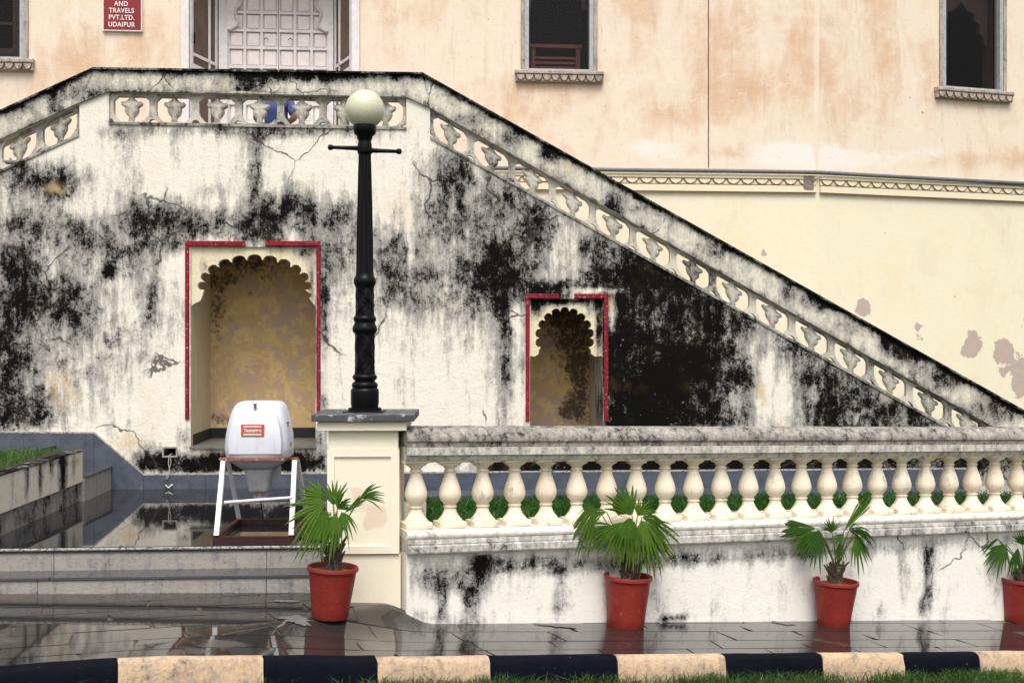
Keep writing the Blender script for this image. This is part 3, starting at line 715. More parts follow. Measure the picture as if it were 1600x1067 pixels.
m.box(q[0] - t_, -.012, q2[1], q2[0] + t_, .02, q2[1] + t_); m.box(q[0] - t_, -.012, q[1] - t_, q2[0] + t_, .02, q[1]); m.box(q[0] - t_, -.0115, q[1], q[0], .02, q2[1]); m.box(q2[0], -.0115, q[1], q2[0] + t_, .02, q2[1]); m.build('vent_frame', m_riser, stair)
# blue-grey skirting along the foot, rising at the left over the side steps
def skirt_top(u):
    A = [(ul, S(-260, 674)[1]), S(148, 677), S(225, 742), (ur, S(225, 742)[1])]
    for (a, za), (b, zb) in zip(A, A[1:]):
        if u <= b: return za + (zb - za) * (u - a) / (b - a)
    return A[-1][1]
u = ul
kinks = [S(148, 677)[0], S(225, 742)[0]]
while u < 8.4:
    e = u + .72
    for k_ in kinks:
        if u + .01 < k_ < e: e = k_
    z0 = .54 if e <= bedr + .3 else .50
    m = MB(); m.prism([(u + .0015, z0), (u + .0015, skirt_top(u)), (e - .0015, skirt_top(e)), (e - .0015, z0)], -.03, -.001); m.build('skirting_tile', m_skirt, stair)
    m = MB(); m.prism([(u, skirt_top(u)), (u, skirt_top(u) + .018), (e, skirt_top(e) + .018), (e, skirt_top(e))], -.034, -.0005); m.build('skirting_edge', m_skirttop, stair)
    u = e
# landing slab and steps behind the parapet
LZ = 4.78
uL, uR = S(148, 110)[0], S(660, 118)[0]
m = MB(); m.box(uL, .302, LZ - .25, uR, 1.86, LZ); m.build('landing', m_riser, stair)
slR = (bandR[3][1] - bandR[0][1]) / (bandR[3][0] - bandR[0][0]); slL = (bandL[3][1] - bandL[0][1]) / (bandL[3][0] - bandL[0][0])
proto = None
for i in range(24):
    z = LZ - .17 * (i + 1); run = .17 / abs(slR)
    if z < .5: break
    if proto is None: mm = MB(); mm.box(0, .302, -.17, run, 1.86, 0); proto = mm.build('step', m_riser, stair); proto.location = (uR + run * i, 0, z)
    else: copy_piece(proto, (uR + run * i, 0, z))
for i in range(13):
    z = LZ - .15 * (i + 1); run = .15 / abs(slL)
    if i == 0: mm = MB(); mm.box(-run, .302, -.15, 0, 1.86, 0); proto = mm.build('step', m_riser, stair); proto.location = (uL, 0, z)
    else: copy_piece(proto, (uL - run * i, 0, z))

# ================================================================== PALACE FACADE
pal = fempty('palace', FA, 0, 0, 0, label='tall peach and cream limewashed palace wall rising behind the staircase', cat='building')
def A(px, py, n=0): return FA.px(px, py, n)
def B(px, py, n=0): return FB.px(px, py, n)
zc = A(1100, 268)[1]              # underside of the pipe
ua0 = -9.5; zt = 9.0
dz_ = A(400, 290)[1]
doorh = [(A(296, 100)[0], LZ - .001), (A(296, 100)[0], 7.7), (A(550, 100)[0], 7.7), (A(550, 100)[0], LZ - .001)]
def wrect(f, x0, x1, yb, top=8.2): return [(f(x0, yb)[0], f(x0, yb)[1]), (f(x0, yb)[0], top), (f(x1, yb)[0], top), (f(x1, yb)[0], f(x0, yb)[1])]
win1 = wrect(A, -75, 38, 92); win2 = wrect(A, 820, 927, 111.5)
ORANGE = [(230,60,30,50,.5),(300,90,40,30,.3),(130,80,30,40,.6),(40,150,80,30,.45),(100,100,60,30,.4),(620,80,40,60,.4),(700,200,60,50,.4),(800,170,60,60,.35),(800,210,40,60,.3),(900,150,60,50,.3),(640,20,60,30,.4),(1010,120,30,150,.4),(1130,60,60,70,.5),(1130,160,60,40,.45),(1180,140,60,40,.35),(1260,80,60,100,.45),(1380,60,30,130,.5),(1300,170,120,50,.35),(1450,90,14,160,.3),(1540,250,120,14,.5),(1100,235,60,8,.4),(1160,240,40,6,.5),(1060,180,50,20,.3),(830,130,70,10,.5),(1520,160,80,12,.4),(980,20,40,40,.3),(890,230,60,20,.25)]
SALT = [(1030,235,60,22,.7),(960,200,60,40,.2),(1230,240,90,24,.8),(1320,250,110,22,.7),(1100,200,30,60,.15),(860,230,80,20,.4),(1450,240,60,14,.5),(1060,60,40,80,.25),(700,40,60,60,.25),(560,150,40,40,.3),(720,120,50,70,.2)]
SPOT = [(955,30,6,8,.7),(940,50,5,8,.6),(965,80,6,8,.6),(955,95,8,8,.5),(945,85,4,4,.6),(800,5,4,5,.6),(1110,130,2,140,.15),(1443,150,3,5,1.),(1443,177,3,5,1.),(1442,205,3,4,.8),(1440,240,5,20,.45),(1590,15,5,9,.6),(870,128,60,5,.35),(1520,157,60,5,.35),(1285,275,10,6,.5),(1125,45,4,8,.4),(1425,8,10,8,.5),(20,112,30,5,.4),(228,30,5,4,.5),(70,28,3,3,.6),(130,30,3,3,.6)]
PEEL = [(1350,482,13,17,.9),(1521,536,14,22,.9),(1513,548,13,14,.8),(1567,548,17,22,.95),(1598,590,20,40,.95),(1600,505,10,10,.7),(1435,513,9,8,.8),(1190,393,5,10,.9),(1568,585,8,8,.7),(1378,458,5,4,.7),(1435,530,9,6,.6)]
m = MB(); m.prism([(ua0, zc), (ua0, zt), (brk[0], zt), (brk[0], zc)], 0, .4, [win1, win2, doorh], cell=.1)
up = m.build('wall', m_facu, pal); paint(up, FA, 0, orange=ORANGE, salt=SALT, mould=SPOT, peel=[])
m = MB(); m.prism([(ua0, -1), (ua0, zc), (brk[0], zc), (brk[0], -1)], .0, .4, cell=.1)
lo = m.build('lower_wall', m_facl, pal); paint(lo, FA, 0, orange=[(1050, 400, 200, 60, .3)], mould=[], peel=PEEL)
palb = fempty('palace_wing', FB, 0, 0, 0, label='palace wall that bends back at the right, one dark window above a peeling cream foot', cat='building')
win3 = wrect(B, 1472, 1566, 138)
m = MB(); m.prism([(0, zc), (0, zt), (7.5, zt), (7.5, zc)], 0, .4, [win3], cell=.1)
up = m.build('wall', m_facu, palb); paint(up, FB, 0, orange=ORANGE, salt=SALT, mould=SPOT, peel=[])
m = MB(); m.prism([(0, -1), (0, zc), (7.5, zc), (7.5, -1)], .0, .4, cell=.1)
lo = m.build('lower_wall', m_facl, palb); paint(lo, FB, 0, orange=[(1500, 450, 100, 60, .2)], mould=[], peel=PEEL)
# dark vertical joint, cornice, scallops, pipe
ju, jz = A(1107, 0)
m = MB(); m.tube([(ju + R_.uniform(-.003, .003), -.001, 4.75 + .1 * i) for i in range(40)], .0085, 5); m.build('expansion_joint', m_wood, pal)
m = MB(); m.tube([(A(1443, 0)[0] - 0, -.001, 4.75)] * 1 + [(A(1443, 0)[0], -.001, 4.76)], .001, 3)
def cornice(fr, par, u0, u1, gap=None):
    k = .0105   # metres per photo pixel here
    z = zc
    prof = [(.001, z - .045), (-.045, z - .045), (-.05, z - .10), (-.03, z - .104), (-.03, z - .185), (-.045, z - .19), (-.045, z - .285), (-.02, z - .29), (.001, z - .30)]
    m = MB(); m.extrude(list(reversed(prof)), [(u0, 0), (u1, 0)]); m.build('cornice', m_cornice, par)
    for zz, nn in ((z - .103, -.0515), (z - .188, -.0465), (z - .289, -.0455)):
        m = MB(); m.box(u0, nn, zz - .002, u1, .0, zz + .008); m.build('cornice_groove', m_wood, par)
    pt = .205; n_ = int((u1 - u0) / pt); proto = None
    arc = [(-.088 + .0, .076), (-.075, .045), (-.045, .018), (0, 0), (.045, .018), (.075, .045), (.088, .076)]
    arc2 = [(x * .86, .076 - (.076 - y) * .86) for x, y in arc]
    for i in range(n_):
        u = u0 + pt * (i + .5)
        if proto is None:
            mm = MB(); mm.prism(arc, -.046, -.028); proto = mm.build('scallop', m_cornice, par); proto.location = (u, 0, z - .181)
            rr = MB()
            for (x0, y0), (x1, y1) in zip(arc, arc[1:]): rr.tube([(x0, -.047, y0), (x1, -.047, y1)], .0045, 4)
            pr2 = rr.build('scallop_outline', m_wood, par); pr2.location = (u, 0, z - .181)
        else: copy_piece(proto, (u, 0, z - .181)); copy_piece(pr2, (u, 0, z - .181))
cornice(FA, pal, ua0, brk[0] - .03); cornice(FB, palb, .03, 7.5)
m = MB(); u_ = brk[0] - .05; m.add([(u_ - .16 + .3 * i / 10 + R_.uniform(-.02, .02), -.054 + R_.uniform(-.004, .004), zc - .05 - .235 * j / 5 + R_.uniform(-.012, .012)) for j in range(6) for i in range(6 if j < 5 else 4)], [(j * 6 + i, j * 6 + i + 1, (j + 1) * 6 + i + 1, (j + 1) * 6 + i) for j in range(4) for i in range(5)]); m.build('broken_plaster', m_broken, pal, fix=False)
pp = [FA.world(-9.4, -.07, zc - .005), FA.world(brk[0] - .2, -.07, zc - .005), FA.world(brk[0] - .02, -.07, zc - .006), FB.world(.18, -.07, zc - .008), FB.world(3, -.07, zc - .02), FB.world(7.4, -.07, zc - .03)]
m = MB(); m.tube([pp[0] .lerp(pp[1], t / 12) + Vector((0, 0, R_.uniform(-.006, .006))) for t in range(12)] + pp[1:], .029, 10)
tag(m.build('drain_pipe', m_pipe, None, 60), 'long grey horizontal pipe fixed on top of the cornice of the palace wall', 'pipe')
# windows
def window(fr, par, f, x0, x1, yb, kind):
    a, zb = f(x0, yb); b, _ = f(x1, yb); zt_ = 8.2
    m = MB()
    m.box(a, -.02, zb, a + .055, .10, zt_); m.box(b - .055, -.02, zb, b, .10, zt_); m.box(a + .0555, -.021, zb, b - .0555, .10, zb + .035); m.box(a + .0555, -.021, zt_ - .05, b - .0555, .1, zt_)
    w_ = m.build('window', m_wframe, par)
    m = MB(); m.box(a - .055, -.035, zb, a - .002, .05, zt_ + .06); m.box(b + .002, -.035, zb, b + .055, .05, zt_ + .06); m.build('surround', m_wplas, w_)
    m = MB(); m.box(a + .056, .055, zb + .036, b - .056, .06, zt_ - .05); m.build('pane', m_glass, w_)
    # sill with scallops
    s0, s1 = a - .14, b + .14
    m = MB(); m.bbox(s0, -.10, zb - .055, s1, .0, zb - .001, .01); m.bbox(s0 + .012, -.075, zb - .15, s1 - .012, .0, zb - .056, .006); m.build('sill', m_wplas, w_)
    n_ = 10; pt = (s1 - s0 - .03) / n_; hw = pt * .47
    arc = [(-hw, .085), (-hw * .85, .045), (-hw * .5, .015), (0, .004), (hw * .5, .015), (hw * .85, .045), (hw, .085)]
    for i in range(n_):
        if i == 0:
            mm = MB(); mm.prism(arc, -.088, -.07); p1 = mm.build('scallop', m_wplas, w_)
        o = p1 if i == 0 else copy_piece(p1)
        o.location = (s0 + .015 + pt * (i + .5), 0, zb - .148)
    rr = MB()
    for i in range(n_):
        c = s0 + .015 + pt * (i + .5)
        for (xa, ya), (xb, yb_) in zip(arc, arc[1:]): rr.tube([(c + xa, -.089, zb - .148 + ya), (c + xb, -.089, zb - .148 + yb_)], .005, 4)
    tag(rr.build('scallop_outline', m_wood, w_), kind='stuff')
    m = MB(); m.box(a - .001, .101, zb, a + .014, .43, zt_); m.box(b - .014, .101, zb, b + .001, .43, zt_); m.build('reveal_darkener', m_shut, w_)  # added dark sheets hiding the peach reveals, so the opening turns dark behind the frame
    # the dark room behind
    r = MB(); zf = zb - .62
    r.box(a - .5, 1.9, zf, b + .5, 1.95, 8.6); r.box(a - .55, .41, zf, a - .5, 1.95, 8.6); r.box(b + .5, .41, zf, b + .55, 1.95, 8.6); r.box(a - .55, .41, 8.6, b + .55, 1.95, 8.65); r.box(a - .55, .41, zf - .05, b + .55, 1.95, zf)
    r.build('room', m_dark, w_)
    if kind == 'arch':
        c = (a + b) / 2; hw = (b - a) / 2 - .06; za = zb + (.75 if fr is FB else .95)
        for s_ in (-1, 1):
            P = [(c + s_ * hw, za + .0), (c + s_ * (hw - .05), za + .0), (c + s_ * (hw - .06), za + .10), (c + s_ * (hw - .14), za + .18), (c + s_ * (hw - .13), za + .30), (c + s_ * (hw - .24), za + .36), (c + s_ * (hw - .24), za + .46), (c + s_ * (hw - .36), za + .5), (c, za + .62), (c, 8.2), (c + s_ * hw, 8.2)]
            m = MB(); m.prism(P, .25, .33); m.build('cusped_arch', m_shut, w_)
    if kind == 'grid':
        m = MB()
        m.box(b - .19, .12, zb + .04, b - .075, .15, 8.1)
        for zz in (.06, .50, .95, 1.4, 1.85): m.box(a + .06, .121, zb + zz, b - .19, .15, zb + zz + (.12 if zz < .1 else .035))
        m.build('shutter', m_shut, w_)
    return w_
window(FA, pal, A, -75, 38, 92, 'grid'); window(FA, pal, A, 820, 927, 111.5, 'arch'); window(FB, palb, B, 1472, 1566, 138, 'arch')
# wooden chair inside the middle window
ca, cz = A(833, 80, .62); cb, _ = A(903, 80, .62); zf = A(820, 111.5)[1] - .62
ch = fempty('wooden_chair', FA, (ca + cb) / 2, .62, zf, label='red-brown wooden chair whose back shows behind the middle window', cat='chair')
hw = (cb - ca) / 2; top = A(870, 76, .62)[1] - zf
for s_ in (-1, 1):
    m = MB(); m.box(s_ * hw - .03, -.02, 0, s_ * hw + .03, .02, top); m.build('leg', m_wood, ch)
    m = MB(); m.box(s_ * hw - .03, .48, 0, s_ * hw + .03, .52, .45); m.build('leg', m_wood, ch)
m = MB(); m.box(-hw - .05, -.035, top - .0, hw + .05, .03, top + .05)
for k in (.16, .23, .30): m.box(-hw + .03, -.015, top - k, hw - .03, .015, top - k + .035)
m.build('backrest', m_wood, ch)
m = MB(); m.box(-hw - .03, -.03, .43, hw + .03, .54, .47); m.build('seat', m_wood, ch)
# door recess with screen doors and the panelled door
d0, d1 = doorh[0][0], doorh[2][0]; DN = .75
i0 = A(342, 60, DN)[0]; i1 = A(521, 60, DN)[0]
m = MB()
m.box(d0 - .10, -.06, LZ, d0, .10, 7.8); m.build('door_post', m_doorf, pal)
m = MB(); m.box(d1, -.06, LZ, d1 + .10, .10, 7.8); m.build('door_post', m_doorf, pal)
m = MB(); m.box(d0 - .4, .0 + .41, LZ - .2, d1 + .4, 1.6, LZ - .001); m.build('threshold', m_nfloor, pal)
m = MB(); m.box(d0 - .3, DN + .06, LZ, i0, DN + .12, 7.9); m.box(i1, DN + .06, LZ, d1 + .6, DN + .12, 7.9); m.box(d0 - .3, .41, 7.9, d1 + .6, 1.0, 7.95); m.build('recess_wall', m_mesh, pal)
def leaf(ua, na, ub, nb, mid):
    # one screen leaf standing between two points in plan
    L_ = math.hypot(ub - ua, nb - na); ang = math.atan2(nb - na, ub - ua)
    m = MB(); t = .05
    m.box(0, -.02, .0, t, .02, 2.9); m.box(L_ - t, -.02, .0, L_, .02, 2.9); m.box(mid * L_ - .02, -.021, .10, mid * L_ + .02, .02, 2.8)
    m.box(t + .0003, -.0215, 0, L_ - t - .0003, .02, .12); m.box(t + .0003, -.0205, 1.22, L_ - t - .0003, .02, 1.29); m.box(t + .0003, -.0207, 1.40, L_ - t - .0003, .02, 1.44); m.box(t, -.022, 2.8, L_ - t, .02, 2.9)
    o = m.build('screen_door', m_doorf, pal); o.location = (ua, na, LZ + .01); o.rotation_euler = (0, 0, ang)
    m = MB(); m.box(t, -.004, .12, L_ - t, .004, 2.8); m.build('screen', m_mesh, o)
    h = MB(); h.tube([(t * .5 if mid > .5 else L_ - t * .5, -.05, 1.55), (t * .5 if mid > .5 else L_ - t * .5, -.05, 1.70)], .012, 6); h.build('handle', m_iron, o)
leaf(d0 + .005, .03, i0 - .03, DN - .03, .70); leaf(d1 - .005, .03, i1 + .03, DN - .03, .70)
m = MB(); p0 = A(356, 60, DN)[0]; p1 = A(513, 60, DN)[0]
m.box(i0, DN - .02, LZ, p0, DN + .1, 7.8); m.build('door_frame', m_doorf, pal)
m = MB(); m.box(p1, DN - .02, LZ, i1, DN + .1, 7.8); m.build('door_frame', m_doorf, pal)
pc = (p0 + p1) / 2
zr = [A(400, y, DN + .05)[1] for y in (106, 76, 49, 21, -6, -33, -60, -87)]
zr = [zr[0] - .26 * 4 + .26 * i for i in range(4)] + zr
for s_ in (-1, 1):
    a, b = (p0, pc) if s_ < 0 else (pc, p1)
    m = MB(); m.box(a + .003, DN + .05, LZ + .02, b - .003, DN + .10, 7.75); dl = m.build('door_leaf', m_doorg, pal)
    wd = (b - a) / 3
    for j, z in enumerate(zr[:-1]):
        if z < LZ + .05: continue
        h_ = zr[j + 1] - z
        m = MB()
        for k in range(3):
            u = a + wd * k
            mm = MB(); mm.bbox(u + .035, DN + .036, z + .03, u + wd - .035, DN + .051, z + h_ - .03, .010); mm.build('panel', m_doorp, dl)
        mm = MB(); mm.box(a + .004, DN + .012, z - .018, b - .004, DN + .049, z + .018); mm.build('rail', m_doorf, dl)
    for k in range(4):
        u = a + wd * k; mm = MB(); mm.box(max(u - .018, a + .004), DN + .0125, LZ + .03, min(u + .018, b - .004), DN + .049, 7.7); mm.build('stile', m_doorf, dl)
    hz = zr[5] + .12
    mm = MB(); mm.tube([(pc + s_ * .17 - .03, DN + .01, hz), (pc + s_ * .17, DN - .01, hz + .02), (pc + s_ * .17 + .03, DN + .01, hz)], .006, 6); mm.build('handle', m_iron, dl)
# cusped wooden arch trim over the door
for s_ in (-1, 1):
    pts = [(0, 46), (4, 47), (9, 44), (14, 40), (16, 34), (13, 27), (11, 20), (13, 14), (18, 10), (20, 4), (17, -3), (22, -9), (29, -12), (30, -20), (40, -25), (78, -36), (78, -80), (0, -80)] if s_ < 0 else []
    e = 356
    if s_ < 0: P = [A(e + x, y, DN) for x, y in pts]
    else: P = [(2 * pc - u, z) for u, z in P0]
    if s_ < 0: P0 = P
    q = [(u, max(min(z, 7.7), LZ)) for u, z in P]
    m = MB(); m.prism(q, DN - .005, DN + .008); m.build('cusped_trim', m_doorp, pal)
    for k in range(len(P) - 4):
        pass
    m = MB(); m.tube([(u, DN - .012, z) for u, z in P[:-3]], .022, 6); m.build('trim_moulding', m_doorf, pal, 60)

# sign
su0, sz0 = A(160, 48, -.05); su1, _ = A(222, 48, -.05)
sg = fempty('wall_sign', FA, (su0 + su1) / 2, -.03, sz0, label='dark red painted sign with white capital letters on the peach wall, left of the door', cat='sign')
hw = (su1 - su0) / 2; SH = .95
m = MB(); m.box(-hw, -.015, 0, hw, .028, SH); m.build('board', m_white, sg)
m = MB(); m.box(-hw + .016, -.018, .016, hw - .016, -.010, SH - .016); m.build('face', m_sign, sg)
for txt, py, sz in (('UDAIPUR', 39, .088), ('PVT.LTD.', 28, .088), ('TRAVELS', 17.2, .088), ('AND', 6.5, .088)):
    lettering(txt, sz, m_white, sg, (-.01 if txt != 'AND' else -.015, -.0195, A(190, py, -.05)[1] - sz0), .88, .002, .0015, 1.1)

# ================================================================== BALUSTRADE
bal = fempty('balustrade', FP, 0, 0, 0, label='cream stone balustrade of turned balusters on a stained plinth wall, running down to the right', cat='balustrade')
BU0, BU1 = -.13, 8.6
def slope_path(n_=40): return [(BU0 + (BU1 - BU0) * i / n_, SLB * (BU0 + (BU1 - BU0) * i / n_)) for i in range(n_ + 1)]
fz = lambda py, n: FP.px(651, py, n)[1]
NF = -.15
# plinth wall
zb0 = fz(866, NF)
poly = [(BU0, -.4), (BU0, zb0 + SLB * BU0 + .02), (BU1, zb0 + SLB * BU1 + .02), (BU1, -1.4)]
m = MB(); m.prism(poly, NF, .17, cell=.06)
o = m.build('plinth_wall', m_lower, bal)
LM = [(700,905,60,26,.75),(690,940,10,50,.8),(735,930,9,55,.85),(755,890,14,40,.8),(660,900,12,30,.4),(790,885,60,14,.45),(870,878,90,12,.6),(960,882,80,12,.5),(1050,875,60,12,.5),(1150,870,100,12,.6),(1250,862,80,10,.5),(1350,858,100,9,.4),(1450,870,10,30,.85),(1452,915,8,45,.6),(1415,900,8,50,.3),(1440,948,6,14,.7),(1378,955,6,12,.6),(875,930,12,40,.45),(870,895,30,6,.7),(1020,950,12,40,.35),(1120,940,10,40,.3),(1230,930,14,40,.25),(1500,850,80,9,.4),(655,960,10,16,.6),(1600,845,60,8,.5),(1050,965,30,5,.7),(950,930,8,40,.35),(1550,900,10,50,.25),(700,970,60,8,.5)]
paint(o, FP, 0, mould=LM)
def prof_part(name, mat, prof, sm=None):
    m = MB(); m.extrude(prof, slope_path()); return m.build(name, mat, bal, sm)
z1, z2, z3, z4 = fz(866, -.21), fz(853, -.21), fz(844, -.19), fz(830, -.17)
prof_part('base_moulding', m_base2, [(.21, z1), (-.215, z1), (-.22, z1 + .01), (-.22, z2 - .008), (-.212, z2), (.21, z2)])
prof_part('base_moulding', m_base2, [(.19, z2 + .0005), (-.195, z2 + .0005), (-.20, z2 + .01), (-.195, z3), (.19, z3)])
prof_part('base_moulding', m_base, [(.17, z3 + .0005), (-.17, z3 + .0005), (-.185, z3 + .012), (-.19, (z3 + z4) / 2), (-.18, z4 - .012), (-.155, z4), (.17, z4)], 50)
ZB = z4; ZT = fz(719.5, -.10)
r1, r2, r3, r4, r5 = fz(711, -.15), fz(699.5, -.18), fz(692, -.17), fz(684, -.165), fz(665, .0)
prof_part('rail_soffit', m_fascia, [(.13, ZT), (-.13, ZT), (-.15, r1 - .012), (-.15, r1), (.15, r1), (.15, r1 - .012)], 50)
prof_part('rail_fascia', m_fascia, [(.18, r1 + .0005), (-.18, r1 + .0005), (-.182, r2), (.18, r2)])
prof_part('rail', m_rail, [(.155, r2 + .0005), (-.155, r2 + .0005), (-.162, r2 + .02), (-.160, r3), (-.178, r3 + .012), (-.183, r4), (-.165, r4 + .035), (-.12, r4 + .075), (-.06, r5 - .012), (0, r5), (.06, r5 - .012), (.12, r4 + .075), (.165, r4 + .035), (.18, r4), (.155, r3)], 40)
H = ZT - ZB - .0
def baluster():
    m = MB()
    h = H
    m.bbox(-.112, -.105, 0, .112, .105, .05, .008)
    pr = [(.098, .0505), (.103, .060), (.098, .072), (.082, .092), (.067, .115), (.056, .14), (.049, .165), (.046, .178), (.054, .183), (.057, .192), (.054, .202), (.046, .206), (.055, .220), (.075, .245), (.088, .275), (.0925, .30), (.090, .33), (.080, .375), (.066, .42), (.053, .46), (.045, .49), (.042, .505), (.050, .510), (.053, .518), (.050, .525), (.043, .528), (.043, .540), (.052, .548), (.054, .556), (.068, .566), (.086, .576), (.095, .588), (.098, .60)]
    k = (h - .022) / .60
    m.lathe([(r, z * k) for r, z in pr], 28)
    m.bbox(-.122, -.115, .6 * k + .0005, .122, .115, h + .004, .006)
    return m
pb = None
for i in range(-0, 29):
    u = .284 * i + (-.006 if i == 0 else 0)
    if pb is None: pb = baluster().build('baluster', m_baluster, bal, 45); o = pb
    else: o = copy_piece(pb, rot=(0, 0, R_.uniform(-.03, .03)))
    o.location = (u, 0, ZB + SLB * u)

# ================================================================== LAMP PIER AND LAMP
PY = 9.5
FQ = Fr((0, PY, 0), math.atan(.03))
Q = lambda px, py, n=0: FQ.px(px, py, n)
qc = Q(566, 700)[0]; zg = pave(FQ.world(qc, 0, 0).x, PY) - .25
pier = fempty('lamp_pier', FQ, qc, 0, 0, label='square cream plastered pier with a dark slab on top, carrying the lamp post', cat='pier')
def qx(px, py=800): return Q(px, py)[0] - qc
def qz(py, n=0): return Q(566, py, n)[1]
m = MB(); m.bbox(qx(507), -.005, zg, qx(626), .60, qz(867), .004); m.build('base', m_pier, pier)
a, b, c, d = qx(512), qx(624), qz(864), qz(702)
e, f, g_, h_ = qx(523), qx(611), qz(852), qz(713)
m = MB(); m.prism([(a, c), (a, d), (b, d), (b, c)], -.03, .62, [[(e, g_), (e, h_), (f, h_), (f, g_)]]); m.build('shaft', m_pier, pier)
m = MB(); m.prism([(e - .01, g_ - .01), (e - .01, h_ + .01), (f + .01, h_ + .01), (f + .01, g_ - .01)], -.012, .3, cell=.04); o = m.build('panel', m_panel, pier)
_w = FQ.world(qc, 0, 0); paint(o, Fr((_w.x, _w.y, 0), FQ.a), 0, ochre=[(590, 805, 16, 22, .9), (562, 785, 16, 22, .6), (575, 820, 12, 10, .8), (555, 765, 14, 10, .5), (568, 843, 4, 5, .6)])
m = MB(); m.bbox(qx(513.5), -.02, d + .0005, qx(622.5), .60, qz(673), .003); m.build('neck', m_pier, pier)
m = MB(); m.bbox(qx(498), -.085, qz(672), qx(636), .68, qz(657.5), .004); m.build('cornice', m_pier, pier)
m = MB(); m.bbox(qx(490), -.13, qz(657), qx(648), .72, qz(646.5), .004); m.build('cap_slab', m_capslab, pier)
# damp patch of peeled limewash on the panel: thin proud remains of plaster
LN = .30
lz = qz(646.5)
lu, lzb = Q(570, 640, LN)
lamp = fempty('street_lamp', FQ, lu, LN, lz, label='tall black cast iron lamp post with fluted shaft, ladder bar and one round frosted globe', cat='street lamp')
px_m = (FQ.world(lu, LN, 0).y) / F
def lzz(py): return (Q(570, py, LN)[1]) - lz
def pr(lst): return [(wpx * px_m / 2, lzz(y)) for y, wpx in lst]
m = MB(); k = 31 * px_m; z0 = lzz(645) - .02
m.bbox(-k, -k, 0.001, k, k, lzz(641), .006); m.lathe(pr([(641, 52), (637, 52), (636, 44)]), 28); m.build('base', m_iron, lamp, 40)
m = MB(); m.lathe(pr([(637, 41), (630, 44), (612, 44), (608, 43), (606, 38), (604, 40), (601, 41), (598, 38), (596, 32), (594, 32), (592, 37), (589, 39), (586, 36), (584, 32)]), 32); m.build('foot', m_iron, lamp, 50)
def relief(name, y0, y1, w0, w1):
    m = MB(); nz, na = 26, 56; V = []
    for j in range(nz + 1):
        t = j / nz; z = lzz(y0 + (y1 - y0) * t); r = (w0 + (w1 - w0) * t) * px_m / 2
        for i in range(na):
            a = 2 * math.pi * i / na
            s_ = math.sin(4 * a + t * 9) + math.sin(4 * a - t * 9) + .6 * math.sin(8 * a + 3 * math.sin(t * 14))
            V.append(((r + .0035 * max(-1, min(1, s_))) * math.cos(a), (r + .0035 * max(-1, min(1, s_))) * math.sin(a), z))
    m.add(V, [(j * na + i, j * na + (i + 1) % na, (j + 1) * na + (i + 1) % na, (j + 1) * na + i) for j in range(nz) for i in range(na)]); m.build(name, m_iron, lamp, 60)
relief('ornament_band', 586, 522, 31, 30)
m = MB(); m.lathe(pr([(524, 30), (521, 33), (518, 38), (514, 39), (510, 37), (506, 33), (503, 32), (501, 35), (498, 36), (495, 34), (493, 30)]), 32); m.build('collar', m_iron, lamp, 50)
relief('ornament_band', 495, 448, 29, 28)
m = MB(); m.lathe(pr([(450, 28), (447, 31), (443, 34.5), (437, 35), (434, 32), (431, 29), (428, 28)]), 32); m.build('collar', m_iron, lamp, 50)
# fluted shaft
m = MB(); na = 96; lv = [(430, 27.5), (380, 26), (320, 23.5), (270, 21), (236, 19)]; V = []
for y, wd in lv:
    for i in range(na):
        a = 2 * math.pi * i / na; r = wd * px_m / 2 - .010 * abs(math.sin(7 * a)) ** .6 * (1 if 0 < lv.index((y, wd)) < 9 else .3)
        V.append((r * math.cos(a), r * math.sin(a), lzz(y)))
m.add(V, [(j * na + i, j * na + (i + 1) % na, (j + 1) * na + (i + 1) % na, (j + 1) * na + i) for j in range(len(lv) - 1) for i in range(na)]); m.build('fluted_shaft', m_iron, lamp, 60)
m = MB(); m.lathe(pr([(242, 19), (240, 22), (238, 23), (226, 22), (222, 20), (219, 21), (217, 24), (214, 24), (212, 28), (209, 34), (203, 36), (197, 36), (194, 34), (193, 30)]), 32); m.build('top_collar', m_iron, lamp, 50)
def bar(s_):
    m = MB(); L_ = 57 * px_m; zz = lzz(234 + (1.5 if s_ > 0 else -2))
    m.tube([(0, 0, zz), (s_ * L_ * .2, 0, zz), (s_ * L_ * .22, 0, zz), (s_ * L_ * .86, 0, zz - .006 * s_), (s_ * L_ * .88, 0, zz - .006 * s_), (s_ * L_ * .91, 0, zz - .006 * s_), (s_ * L_ * .97, 0, zz - .006 * s_), (s_ * L_, 0, zz - .006 * s_), (s_ * (L_ + .004), 0, zz - .006 * s_)], [.024, .024, .019, .0145, .020, .024, .024, .017, .004], 12); m.build('ladder_bar', m_iron, lamp, 50)
bar(1); bar(-1)
m = MB(); R0 = 30.5 * px_m; zc_ = lzz(171.5); m.lathe([(max(.002, R0 * math.sin(t)), zc_ - R0 * math.cos(t)) for t in [math.pi * (.10 + .9 * i / 30) for i in range(31)]], 40); m.build('globe', m_globe, lamp, 80)

